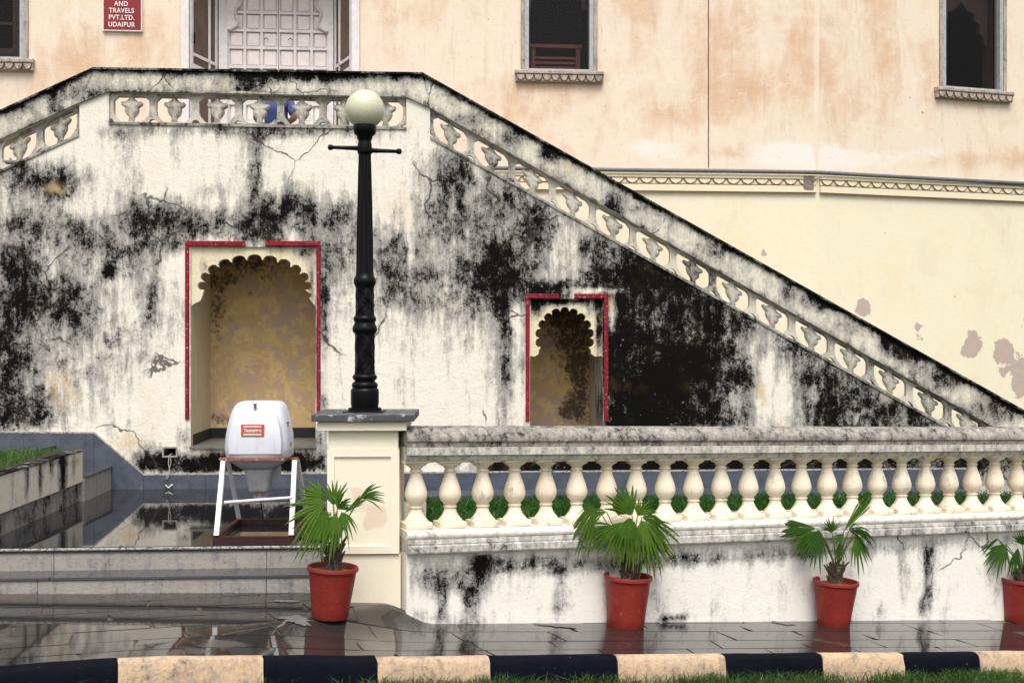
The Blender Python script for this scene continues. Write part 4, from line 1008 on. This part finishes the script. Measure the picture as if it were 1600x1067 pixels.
# ================================================================== ENGINE AND STAND
def T_(px, py): # point on the terrace floor
    y = (CH - TZ) * F / (py - HY); return Vector(((px - 800) / F * y, y, TZ))
e0 = T_(395, 846); FE = Fr((e0.x, e0.y, 0), math.atan(.03)); Eq = lambda px, py, n=0: (FE.px(px, py, n)[0], FE.px(px, py, n)[1] - TZ)
stand = fempty('engine_stand', FE, 0, 0, TZ, label='rusty steel stand with four white legs on the wet terrace, under the white engine', cat='stand')
D = FE.loc(T_(395, 820))[1]
fx0, fx1 = Eq(333, 846)[0], Eq(459, 846)[0]
for nm, bx in (('base_bar', (fx0, -.02, .002, fx1, .02, .046)), ('base_bar', (fx0, D - .02, .002, fx1, D + .02, .06)), ('base_bar', (fx0, .0205, .003, fx0 + .045, D - .0205, .058)), ('base_bar', (fx1 - .045, .0205, .003, fx1, D - .0205, .058))):
    m = MB(); m.box(*bx); m.build(nm, m_rustd, stand)
tz = Eq(400, 718, D / 2)[1]; tl, tr_ = Eq(352, 718, D / 2)[0], Eq(462, 718, D / 2)[0]
def leg(x0, n0, z0, x1, n1, z1, r=.021):
    m = MB(); d = Vector((x1 - x0, n1 - n0, z1 - z0)); V = []
    for (x, n, z) in ((x0, n0, z0), (x1, n1, z1)):
        V += [(x - r, n - r, z), (x + r, n - r, z), (x + r, n + r, z), (x - r, n + r, z)]
    m.add(V, [(0, 3, 2, 1), (4, 5, 6, 7), (0, 1, 5, 4), (1, 2, 6, 5), (2, 3, 7, 6), (3, 0, 4, 7)]); m.build('leg', m_legw, stand)
leg(fx0 + .03, 0, .06, tl - .005, D / 2 - .05, tz); leg(fx1 - .02, 0, .06, tr_, D / 2 - .05, tz)
leg(fx0 + .03, D, .06, tl + .01, D / 2 + .05, tz, .018); leg(fx1 - .02, D, .06, tr_ + .005, D / 2 + .05, tz, .018)
zm = Eq(400, 779, .2)[1]
m = MB(); m.tube([(fx0 + .07, .12, zm - .02), (fx1 - .03, .12, zm + .02)], .013, 10); m.build('cross_tube', m_legw, stand, 40)
m = MB(); m.box(Eq(343, 716, D / 2)[0], D / 2 - .03, tz, Eq(466, 716, D / 2)[0], D / 2 + .03, tz + .02); m.build('top_bar', m_rust, stand)
EN = D / 2
eng = fempty('outboard_engine', FE, Eq(406, 716, EN)[0], EN, TZ + tz + .0205, label='old outboard engine with greyish white cowl and orange label, resting on the stand', cat='engine')
pm = FE.world(0, EN, 0).y / F
def lev(py, wpx, dep, off=0, ex=4): return ((716 - py) * pm, wpx * pm / 2, dep, off, ex)
def loft(levels, n=40):
    V = []
    for z, hx, hy, off, ex in levels:
        for i in range(n):
            a = 2 * math.pi * i / n; c, s_ = math.cos(a), math.sin(a)
            r = (abs(c) ** ex + abs(s_) ** ex) ** (-1 / ex); V.append((c * r * hx, off + s_ * r * hy, z))
    f = [(j * n + i, j * n + (i + 1) % n, (j + 1) * n + (i + 1) % n, (j + 1) * n + i) for j in range(len(levels) - 1) for i in range(n)]
    f += [tuple(reversed(range(n))), tuple((len(levels) - 1) * n + i for i in range(n))]
    m = MB(); m.add(V, f); return m
cow = loft([lev(715, 94, .24), lev(712, 98, .26), lev(700, 101, .27), lev(680, 98, .268, .005), lev(660, 91, .255, .012), lev(645, 83, .235, .025), lev(636, 76, .21, .04), lev(631, 68, .18, .05), lev(628.5, 56, .14, .06), lev(628, 30, .08, .06)])
cw = cow.build('cowl', m_cowl, eng, 60)
fr_ = [(-40, 708), (-41, 690), (-39, 668), (-34, 650), (-30, 643), (-24, 641), (24, 641), (30, 643), (34, 650), (40, 668), (43, 690), (42, 708)]
m = MB(); P = [(x * pm, (716 - y) * pm) for x, y in fr_]
def cy_(z):
    L_ = [(-.002, -.26), (.09, -.264), (.20, -.262), (.31, -.243), (.39, -.215), (.44, -.175)]
    for (a, b), (c, d) in zip(L_, L_[1:]):
        if z <= c: return b + (d - b) * (z - a) / (c - a)
    return -.17
n_ = len(P); cxp = sum(p[0] for p in P) / n_; czp = sum(p[1] for p in P) / n_
V = [(x, cy_(z) + .03, z) for x, z in P] + [(cxp + (x - cxp) * .95, cy_(z) - .012, czp + (z - czp) * .96) for x, z in P] + [(cxp + (x - cxp) * .5, cy_(czp + (z - czp) * .5) - .014, czp + (z - czp) * .5) for x, z in P]
fc = [(l * n_ + i, l * n_ + (i + 1) % n_, (l + 1) * n_ + (i + 1) % n_, (l + 1) * n_ + i) for l in range(2) for i in range(n_)] + [tuple(2 * n_ + i for i in range(n_))]
m.add(V, fc); m.build('cowl_panel', m_cowl, eng, 50)
lx = lambda px: (px - 406) * pm
lzv = lambda py: (716 - py) * pm
yl = cy_(lzv(670)) - .030
def tilt(o): return o
m = MB(); m.box(lx(386.5), yl, lzv(679.5), lx(421), yl + .02, lzv(661.5)); lab = m.build('label', m_orange, eng)
m = MB()
for (x0, y0, x1, y1) in ((390, 663.5, 417, 665.5), (390, 675.5, 417, 677.8)): m.box(lx(x0), yl - .002, lzv(y1), lx(x1), yl, lzv(y0))
m.build('label_stripe', m_white, lab)
lettering('Transmariners', .044, m_white, lab, (lx(404), yl - .003, lzv(670.5)), .60, .0016, .001)
for cx_, cy2, yy in ((405, 634, cy_(.43) - .0), (361, 660, -.08), (358, 692, -.06), (451, 663, -.08), (455, 695, -.06)):
    m = MB(); x = lx(cx_); z = lzv(cy2); m.box(x - .010, yy - .03, z - .025, x + .010, yy, z + .020); m.box(x - .016, yy - .034, z + .008, x + .016, yy - .005, z + .020); m.build('clip', m_rust, eng)
m = MB(); pn = loft([(z, hx, hy, o_, e) for z, hx, hy, o_, e in (lev(733, 44, .13, .02, 5), lev(731, 56, .16, .01, 5), lev(722, 78, .22, 0, 5), lev(717, 92, .24, 0, 5))]); pn.build('lower_pan', m_cowl2, eng, 40)
m = MB(); m.box(lx(358), -.285, lzv(716.5), lx(452), .25, lzv(713.2)); m.build('rusty_seam', m_rust, eng)
mid = loft([lev(768, 30, .09, .0, 6), lev(766, 32, .10, .0, 6), lev(738, 42, .12, .0, 6), lev(733, 43, .12, 0, 6)]); mid.build('midsection', m_cowl2, eng, 40)
m = MB(); m.box(lx(424), .0, lzv(755), lx(434), .18, lzv(733)); m.build('exhaust_box', m_cowl2, eng)
m = MB(); m.bbox(lx(397.5), -.05, lzv(784), lx(416.5), .06, lzv(767.5), .008); m.build('bracket', m_cowl2, eng)
for x in (402, 412):
    m = MB(); m.lathe([(.012, 0), (.012, .02)], 8); o = m.build('bolt', m_rust, eng); o.rotation_euler = (math.radians(90), 0, 0); o.location = (lx(x), -.05, lzv(773))
m = MB(); m.tube([(lx(407), 0, lzv(783)), (lx(408), .02, lzv(795)), (lx(411), .0, lzv(812)), (lx(416), -.02, lzv(826)), (lx(418), -.03, .005 - tz)], .007, 6); m.build('hanging_cable', m_iron, eng, 60)
# cables on the terrace
m = MB(); c0 = T_(457, 842); c1 = T_(503, 846)
m.tube([c0 + Vector((0, 0, .012)), c0.lerp(c1, .3) + Vector((0, .05, .010)), c0.lerp(c1, .7) + Vector((0, -.03, .012)), c1 + Vector((0, 0, .012)), c1 + Vector((.02, -.16, -.06)), c1 + Vector((.03, -.2, -.15))], .009, 6)
tag(m.build('black_cable', m_iron, None, 60), 'black cable lying on the terrace from the engine stand to the pier', 'cable')
m = MB(); v0 = FS.world(S(268, 708)[0], .05, S(268, 708)[1]); q_ = lambda px, py, n: FS.world(S(px, py, n)[0], n, S(px, py, n)[1])
m.tube([v0, q_(266, 711, -.03), q_(267, 722, -.03), q_(264, 735, -.05), q_(259, 748, -.05)], .004, 5)
m.tube([v0, q_(264, 712, -.03), q_(263, 724, -.05), q_(266, 738, -.05), q_(261, 748, -.06)], .004, 5)
tag(m.build('loose_wires', m_wire, None, 60), 'thin pale wires hanging from the small hole in the staircase wall', 'wire')
m = MB(); t0 = T_(262, 764)
m.tube([T_(251, 763) + Vector((0, 0, .05)), T_(256, 763) + Vector((0, 0, .06)), T_(263, 765) + Vector((0, 0, .025)), T_(268, 764) + Vector((0, 0, .05)), T_(274, 763) + Vector((0, 0, .055))], .008, 6)
tag(m.build('crumpled_strip', m_white, None, 60), 'crumpled white strip lying on the wet terrace below the small wall hole', 'litter')

# ================================================================== POTTED PALMS
def fan(hub, A_, N_, R, S_, nseg, droop, seed, split=.52):
    r = random.Random(seed); B_ = N_.cross(A_).normalized(); V = []; Fc = []; tip = []
    st_ = [.05, .30, split, .72, .88]
    dphi = 2 * S_ / nseg
    for i in range(nseg):
        ph = -S_ + dphi * (i + .5); L_ = R * (1 - .22 * (ph / S_) ** 2) * r.uniform(.80, 1.06); tw = r.uniform(-.12, .12); dr = droop * r.uniform(.7, 1.6) + r.uniform(0, .08)
        D_ = A_ * math.cos(ph) + B_ * math.sin(ph); E_ = -A_ * math.sin(ph) + B_ * math.cos(ph)
        base = len(V)
        for k, t in enumerate(st_ + [1.0]):
            hwid = min(t, split * 1.02) * L_ * math.tan(dphi / 2) * 1.12
            if t > split: hwid *= (1 - (t - split) / (1 - split)) ** .7
            bend = max(0, t - split) * tw
            cen = hub + D_ * (L_ * t) + E_ * (bend * L_) + Vector((0, 0, -1)) * (dr * L_ * t ** 2.3)
            nn = N_ * (hwid * .55)
            if k == len(st_): V.append(tuple(cen)); tip.append(1.0)
            else: V += [tuple(cen - E_ * hwid - nn), tuple(cen + nn), tuple(cen + E_ * hwid - nn)]; tip += [t * .8] * 3
        for k in range(len(st_) - 1):
            a = base + 3 * k; Fc += [(a, a + 1, a + 4, a + 3), (a + 1, a + 2, a + 5, a + 4)]
        a = base + 3 * (len(st_) - 1); Fc += [(a, a + 1, a + 3), (a + 1, a + 2, a + 3)]
    return V, Fc, tip
def palm(bx, by, rimw, basew, rimy, crown, leaves, label, dark, seed, trw=22, hfan=1.0):
    rr = random.Random(seed)
    d = Vector(((bx - 800) / F, 1, (HY - by) / F)); c = Vector((0, 0, CH)); lo, hi = 5, 20
    for _ in range(50):
        md = (lo + hi) / 2; p = c + d * md
        if p.z > pave(p.x, p.y): lo = md
        else: hi = md
    base = c + d * lo; base.z = pave(base.x, base.y) + .004; base.y += basew / 2 * base.y / F * .95
    base.x = (bx - 800) / F * base.y; base.z = pave(base.x, base.y) + .004
    pmx = base.y / F
    root = empty('potted_palm', base, 0, label=label, cat='potted palm', group='potted fan palms along the plinth wall')
    root.rotation_euler = (0, math.radians(3.4), 0)
    H_ = (by - rimy) * pmx * 1.0; rb, rt = basew / 2 * pmx, rimw / 2 * pmx
    prof = [(rb, 0), (rb + .004, .006)] + [(rb + (rt * .93 - rb) * t, H_ * .9 * t) for t in (.25, .5, .75, 1)] + [(rt * .955, H_ * .905), (rt, H_ * .925), (rt, H_ * .985), (rt * .985, H_), (rt * .93, H_), (rt * .91, H_ * .97), (rt * .88, H_ * .70)]
    m = MB(); m.lathe(prof, 48); m.build('pot', m_pot, root, 45)
    m = MB(); n = 28; V = [(0, 0, H_ * .90)]; k = 4
    for j in range(1, k + 1):
        for i in range(n): a = 2 * math.pi * i / n; V.append((rt * .90 * j / k * math.cos(a), rt * .90 * j / k * math.sin(a), H_ * .885 + rr.uniform(-.006, .008)))
    Fc = [(0, 1 + i, 1 + (i + 1) % n) for i in range(n)] + [(1 + j * n + i, 1 + (j + 1) * n + i, 1 + (j + 1) * n + (i + 1) % n, 1 + j * n + (i + 1) % n) for j in range(k - 1) for i in range(n)]
    m.add(V, Fc); m.build('soil', m_soil, root, 80, fix=False)
    def P(px, py, dy=0.0):
        y = base.y + dy; return Vector(((px - 800) / F * y, y, CH - (py - HY) / F * y))
    inv = Matrix.Translation(base) @ Matrix.Rotation(math.radians(3.4), 4, 'Y'); inv = inv.inverted()
    loc = lambda v: inv @ v
    cr = P(*crown); t0 = Vector((0, 0, H_ * .9)); t1 = loc(cr); t0.x = t1.x * .75; tw = trw / 2 * pmx
    m = MB(); nn = 14; V = []; lvl = 8
    for j in range(lvl + 1):
        t = j / lvl; q = t0.lerp(t1, t); w_ = tw * (1.0 + .15 * math.sin(t * 3)) * (1 - .25 * t)
        for i in range(nn):
            a = 2 * math.pi * i / nn; r = w_ * (1 + rr.uniform(-.14, .14)); V.append((q.x + r * math.cos(a), q.y + r * math.sin(a), q.z + rr.uniform(-.004, .004)))
    m.add(V, [(j * nn + i, j * nn + (i + 1) % nn, (j + 1) * nn + (i + 1) % nn, (j + 1) * nn + i) for j in range(lvl) for i in range(nn)] + [tuple(lvl * nn + i for i in range(nn))]); m.build('trunk', m_fibre, root)
    for j in range(22):    # old leaf bases around the trunk
        t = .1 + .9 * j / 22; a = j * 2.4 + rr.uniform(-.3, .3); q = t0.lerp(t1, t); w_ = tw * (1 - .2 * t)
        o_ = Vector((math.cos(a), math.sin(a), 0)); p0 = q + o_ * w_ * .8; ln = tw * rr.uniform(.9, 1.8)
        sp_ = rr.uniform(.35, .95)
        m = MB(); m.tube([p0 - Vector((0, 0, ln * .6)), p0 + o_ * .006, p0 + o_ * sp_ * ln + Vector((0, 0, ln * .9))], [tw * .42, tw * .34, tw * .12], 5); m.build('leaf_base', m_fibred, root)
    for i, L_ in enumerate(leaves):
        hx, hy, ang, R, S_, dr = L_[:6]; tow = L_[6] if len(L_) > 6 else rr.uniform(-.1, .35); roll = L_[7] if len(L_) > 7 else 0; ns = L_[8] if len(L_) > 8 else None
        a = math.radians(ang); A_ = Vector((math.cos(a), -tow, math.sin(a))).normalized()
        up = Vector((0, -1, .55)); N_ = (up - A_ * up.dot(A_)).normalized(); N_ = Matrix.Rotation(math.radians(roll), 3, A_) @ N_
        hubw = P(hx, hy, -tow * .10); hub = loc(hubw)
        S_r = math.radians(S_); nseg = ns or max(7, int(S_ / 4.6))
        V, Fc, tip = fan(hub, (inv.to_3x3() @ A_), (inv.to_3x3() @ N_), R * pmx * 1.12, S_r, nseg, dr, seed * 31 + i, .80 if S_ < 14 else .52)
        me = bpy.data.meshes.new('leaf'); me.from_pydata(V, [], Fc); me.materials.append(m_leafdk if (dark and i % 3 != 1) else m_leaf)
        at = me.attributes.new('tip', 'FLOAT', 'POINT'); at.data.foreach_set('value', tip)
        lf = link(bpy.data.objects.new('leaf', me), root)
        mid_ = t1.lerp(hub, .5) + Vector((0, 0, .02))
        m = MB(); m.tube([t1 - Vector((0, 0, .03)), mid_, hub, hub + (inv.to_3x3() @ A_) * R * pmx * .08], [.0075, .0055, .0045, .002], 6); m.build('stalk', m_petiole, lf, 60)
palm(515.5, 977, 80, 55, 897, (523, 852), [
    (508, 790, 172, 58, 62, .30, .35), (505, 778, 140, 44, 40, .15, .1), (521, 790, 92, 44, 42, .05, -.1), (527, 796, 60, 38, 50, .35, .2), (524, 805, 238, 52, 46, .30, .5), (516, 800, 205, 62, 50, .5, .5),
    (534, 800, 300, 32, 55, .5, .5), (538, 802, 42, 46, 12, .02, .1, 0, 6), (562, 778, 24, 46, 34, .22, .1, 20, 10), (525, 800, 265, 46, 30, .4, .7)],
    'fan palm in a red pot in front of the lamp pier, beside the terrace steps', False, 3)
palm(977, 984, 76, 57, 904, (985, 886), [
    (988, 806, 118, 54, 44, .05, -.1), (996, 806, 62, 34, 50, .1, .1), (1003, 808, 10, 46, 46, .7, .3), (1012, 812, -28, 54, 40, .35, .35), (984, 808, 262, 42, 55, .55, .7), (975, 815, 222, 58, 40, .30, .4), (1002, 812, 292, 48, 50, .45, .6),
    (962, 822, 188, 50, 36, .25, .3), (1012, 822, 272, 58, 26, .4, .5), (935, 795, 195, 50, 55, .95, .2), (948, 800, 168, 38, 34, .8, .1), (1000, 822, 310, 66, 30, .3, .3), (990, 830, 240, 42, 40, .4, .6)],
    'densest fan palm, in a red pot below the balusters, its leaves hanging on all sides', False, 11, 24)
palm(1302, 981, 71, 49, 911, (1307, 884), [
    (1277, 826, 172, 80, 20, .12, .1), (1276, 830, 200, 48, 34, .25, .3), (1280, 828, 238, 46, 46, .25, .5), (1300, 832, 98, 24, 58, .05, .1), (1318, 830, 54, 66, 10, .02, .0, 0, 7), (1326, 830, 30, 40, 50, .95, .2), (1338, 826, 5, 32, 40, .8, .1), (1336, 836, 285, 44, 34, .35, .4),
    (1318, 834, 200, 24, 36, .3, .6), (1313, 845, 262, 30, 26, .3, .5)],
    'dark fan palm in a red pot with one tall folded leaf pointing up right', True, 17, 19)
palm(1594, 974, 66, 47, 908, (1600, 892), [
    (1560, 842, 187, 50, 26, .12, .2), (1560, 843, 98, 24, 9, 0, .0, 0, 5), (1572, 850, 222, 44, 46, .25, .4), (1598, 852, 92, 28, 55, .1, .1), (1612, 852, 20, 46, 50, .5, .2), (1590, 856, 250, 36, 26, .3, .4), (1612, 858, 320, 46, 40, .4, .4)],
    'fan palm in a red pot cut by the right edge of the photo', True, 23, 19)

m_splash = painted('dried_lime_splash', (.17, .165, .16), .3, .6, 20, .2)
for (px, py, sx_, sy_) in ((462, 968, .16, .05), (448, 940, .09, .03), (868, 978, .18, .03), (1222, 974, .12, .03)):
    d = Vector(((px - 800) / F, 1, (HY - py) / F)); c = Vector((0, 0, CH)); lo, hi = 5, 20
    for _ in range(50):
        md = (lo + hi) / 2; p = c + d * md
        if p.z > pave(p.x, p.y): lo = md
        else: hi = md
    p = c + d * lo; V = []; n = 40; rr = random.Random(px)
    ph = [rr.uniform(0, 6.28) for _ in range(4)]
    for i in range(n):
        a = 2 * math.pi * i / n; r = .8 + .25 * math.sin(2 * a + ph[0]) + .12 * math.sin(5 * a + ph[1]) + rr.uniform(-.22, .22)
        x, y = p.x + sx_ * r * math.cos(a), p.y + sy_ * 2.2 * r * math.sin(a); V.append((x, y, pave(x, y) + .0075))
    V.append((p.x, p.y, pave(p.x, p.y) + .0075)); m = MB(); m.add(V, [(i, (i + 1) % n, n) for i in range(n)])
    o = m.build('lime_splash', m_splash, pv, fix=False); o.matrix_parent_inverse = (Matrix.Translation(pv.location) @ Matrix.Rotation(FK.a, 4, 'Z')).inverted()

# ================================================================== GRASS
def grass(name, pts, h0, h1, mat, seed, kw, wd=.0035, lean=.35, cull=None):
    r = np.random.RandomState(seed); n = len(pts); P = np.array(pts)
    a = r.rand(n) * 2 * np.pi; h = h0 + (h1 - h0) * r.rand(n) ** 1.5; b = r.rand(n) * 2 * np.pi; l = lean * r.rand(n) * h * 1.6
    wx, wy = np.cos(a) * wd, np.sin(a) * wd; lx_, ly_ = np.cos(b) * l, np.sin(b) * l
    V = np.zeros((n, 5, 3))
    V[:, 0] = P + np.c_[-wx, -wy, np.zeros(n)]; V[:, 1] = P + np.c_[wx, wy, np.zeros(n)]
    V[:, 2] = P + np.c_[-wx * .8 + lx_ * .3, -wy * .8 + ly_ * .3, h * .55]; V[:, 3] = P + np.c_[wx * .8 + lx_ * .3, wy * .8 + ly_ * .3, h * .55]
    V[:, 4] = P + np.c_[lx_, ly_, h * (1 - .3 * lean)]
    idx = np.arange(n)[:, None] * 5
    q = [tuple(t) for t in (idx + np.array([[0, 1, 3, 2]])).tolist()] + [tuple(t) for t in (idx + np.array([[2, 3, 4]])).tolist()]
    me = bpy.data.meshes.new(name); me.from_pydata(V.reshape(-1, 3).tolist(), [], q); me.materials.append(mat)
    o = link(bpy.data.objects.new(name, me)); tag(o, kind='stuff', **kw); return o
rs = np.random.RandomState(5); pts = []
poly = np.array(bedp)
while len(pts) < 26000:
    u = rs.uniform(bedp[0][0], 9, 4000); n_ = rs.uniform(-4, -.56, 4000)
    ok = inside(np.c_[u, n_], [tuple(p) for p in bedp])
    for uu, nn in zip(u[ok], n_[ok]):
        w_ = FS.world(uu, nn, .40); pts.append((w_.x, w_.y, .40 + .04 * math.sin(uu * 3) * math.sin(nn * 4)))
grass('garden_grass', pts[:26000], .10, .24, m_grass, 1, dict(label='lush green grass growing behind the balustrade', cat='grass'), .006, .6)
pts = []
for _ in range(5000):
    w_ = FS.world(pu - .18 - rs.rand() * 2.2, -2.9 + rs.uniform(n0 + .08, n1 - .14), 0); pts.append((w_.x, w_.y, TZ + .545))
grass('planter_grass', pts, .04, .14, m_grass, 2, dict(label='grass growing in the white planter at the left edge', cat='grass'), .005, .7)
pts = []
while len(pts) < 30000:
    u = rs.uniform(-2.5, 7.5); n_ = -.112 - abs(rs.rand()) ** 1.3 * 1.3
    w_ = FK.world(u, n_, 0); pxx, _q = proj(w_.x, w_.y, 0)
    dens = .05 if pxx < 380 else (.35 if pxx < 560 else 1)
    if rs.rand() > dens * (.55 + .45 * math.sin(u * 5.1) * math.sin(u * 2.3 + 1)) : continue
    pts.append((w_.x, w_.y, lawn_z(w_.x, w_.y) - .01))
grass('verge_grass', pts, .05, .19, m_grassf, 3, dict(label='grass verge growing in front of the black and cream kerb', cat='grass'), .0035, .8)

# ================================================================== PERSON SITTING ON THE LANDING
pu_, _ = S(431, 180, .75)
per = fempty('person', FS, pu_, .75, LZ, label='person in a blue shirt sitting on the landing, seen through the openwork of the parapet', cat='person')
def skin(name, verts, edges, rad, mat, parent, sub=2):
    me = bpy.data.meshes.new(name); me.from_pydata(verts, edges, []); me.materials.append(mat)
    o = link(bpy.data.objects.new(name, me), parent)
    md = o.modifiers.new('skin', 'SKIN')
    if not me.skin_vertices: me.attributes.new
    for i, r in enumerate(rad): me.skin_vertices[0].data[i].radius = r if isinstance(r, tuple) else (r, r)
    me.skin_vertices[0].data[0].use_root = True
    ss2 = o.modifiers.new('sub', 'SUBSURF'); ss2.levels = sub; ss2.render_levels = sub
    for p in me.polygons: p.use_smooth = True
    return o
import bmesh
def skin_ok(name, verts, edges, rad, mat, parent, sub=2):
    bm = bmesh.new(); lay = bm.verts.layers.skin.verify(); vv = [bm.verts.new(v) for v in verts]
    for i, v in enumerate(vv):
        r = rad[i]; v[lay].radius = r if isinstance(r, tuple) else (r, r); v[lay].use_root = (i == 0)
    for a, b in edges: bm.edges.new((vv[a], vv[b]))
    me = bpy.data.meshes.new(name); bm.to_mesh(me); bm.free(); me.materials.append(mat)
    o = link(bpy.data.objects.new(name, me), parent); md = o.modifiers.new('skin', 'SKIN'); md.use_smooth_shade = True
    s2 = o.modifiers.new('sub', 'SUBSURF'); s2.levels = sub; s2.render_levels = sub
    return o
# body sitting cross-legged, facing the parapet
bv = [(0, .05, .12), (0, .04, .28), (0, .02, .44), (0, .0, .55), (0, -.01, .62),
      (.12, .04, .11), (.34, -.16, .16), (.08, -.36, .08), (.0, -.42, .06), (-.12, .04, .11), (-.34, -.16, .16), (-.08, -.38, .07), (-.01, -.30, .06),
      (.17, .01, .52), (.24, -.06, .32), (.16, -.24, .22), (-.17, .01, .52), (-.24, -.06, .32), (-.16, -.24, .22)]
be = [(0, 1), (1, 2), (2, 3), (3, 4), (0, 5), (5, 6), (6, 7), (7, 8), (0, 9), (9, 10), (10, 11), (11, 12), (3, 13), (13, 14), (14, 15), (3, 16), (16, 17), (17, 18)]
br = [(.15, .11), (.14, .10), (.15, .11), (.11, .09), .05, .10, .065, .045, .04, .10, .065, .045, .04, .06, .045, .033, .06, .045, .033]
skin_ok('body', bv, be, br, m_skin, per)
sv = bv[1:4] + [bv[13], (.24, -.05, .34), bv[16], (-.24, -.05, .34), (0, .05, .16)]
skin_ok('shirt', [sv[0], sv[1], sv[2], sv[3], sv[4], sv[5], sv[6], sv[7]], [(0, 1), (1, 2), (2, 3), (3, 4), (2, 5), (5, 6), (0, 7)], [(.16, .12), (.175, .125), (.13, .10), .075, .06, .075, .06, (.16, .12)], m_shirt, per)
skin_ok('trousers', [(0, .05, .12), (.12, .04, .11), (.34, -.16, .16), (.10, -.34, .09), (-.12, .04, .11), (-.34, -.16, .16), (-.10, -.36, .08)], [(0, 1), (1, 2), (2, 3), (0, 4), (4, 5), (5, 6)], [(.17, .13), .11, .078, .058, .11, .078, .058], m_trous, per)
hd = [(0, -.02, .66), (0, -.03, .72), (0, -.02, .79), (0, -.01, .83)]
skin_ok('head', hd, [(0, 1), (1, 2), (2, 3)], [.05, (.075, .085), (.075, .092), .05], m_skin, per)
skin_ok('hair', [(0, .02, .74), (0, .015, .80), (0, .0, .845)], [(0, 1), (1, 2)], [(.075, .07), (.083, .09), (.055, .07)], m_hair, per)
for s_ in (-1, 1):
    m = MB(); m.lathe([(.001, -.009), (.007, -.005), (.009, 0), (.007, .005), (.001, .009)], 10, (s_ * .030, -.112, .755)); m.build('eye', m_hair, per)
m = MB(); m.tube([(0, -.105, .765), (0, -.128, .735), (0, -.112, .725)], [.008, .014, .006], 8); m.build('nose', m_skin, per, 60)
for s_ in (-1, 1):
    hx = s_ * .16
    m = MB(); m.tube([(hx, -.24, .22), (hx * .9, -.30, .21), (hx * .8, -.33, .20)], [.026, .034, .024], 8)
    for k in range(4):
        o_ = (k - 1.5) * .016
        m.tube([(hx * .82 + o_, -.325, .205), (hx * .78 + o_, -.36, .20), (hx * .76 + o_, -.38 + abs(k - 1) * .006, .178)], [.009, .008, .006], 6)
    m.tube([(hx * .86 - s_ * .02, -.29, .21), (hx * .70 - s_ * .02, -.32, .20), (hx * .62, -.34, .19)], [.011, .009, .007], 6)
    m.build('hand', m_skin, per, 60)
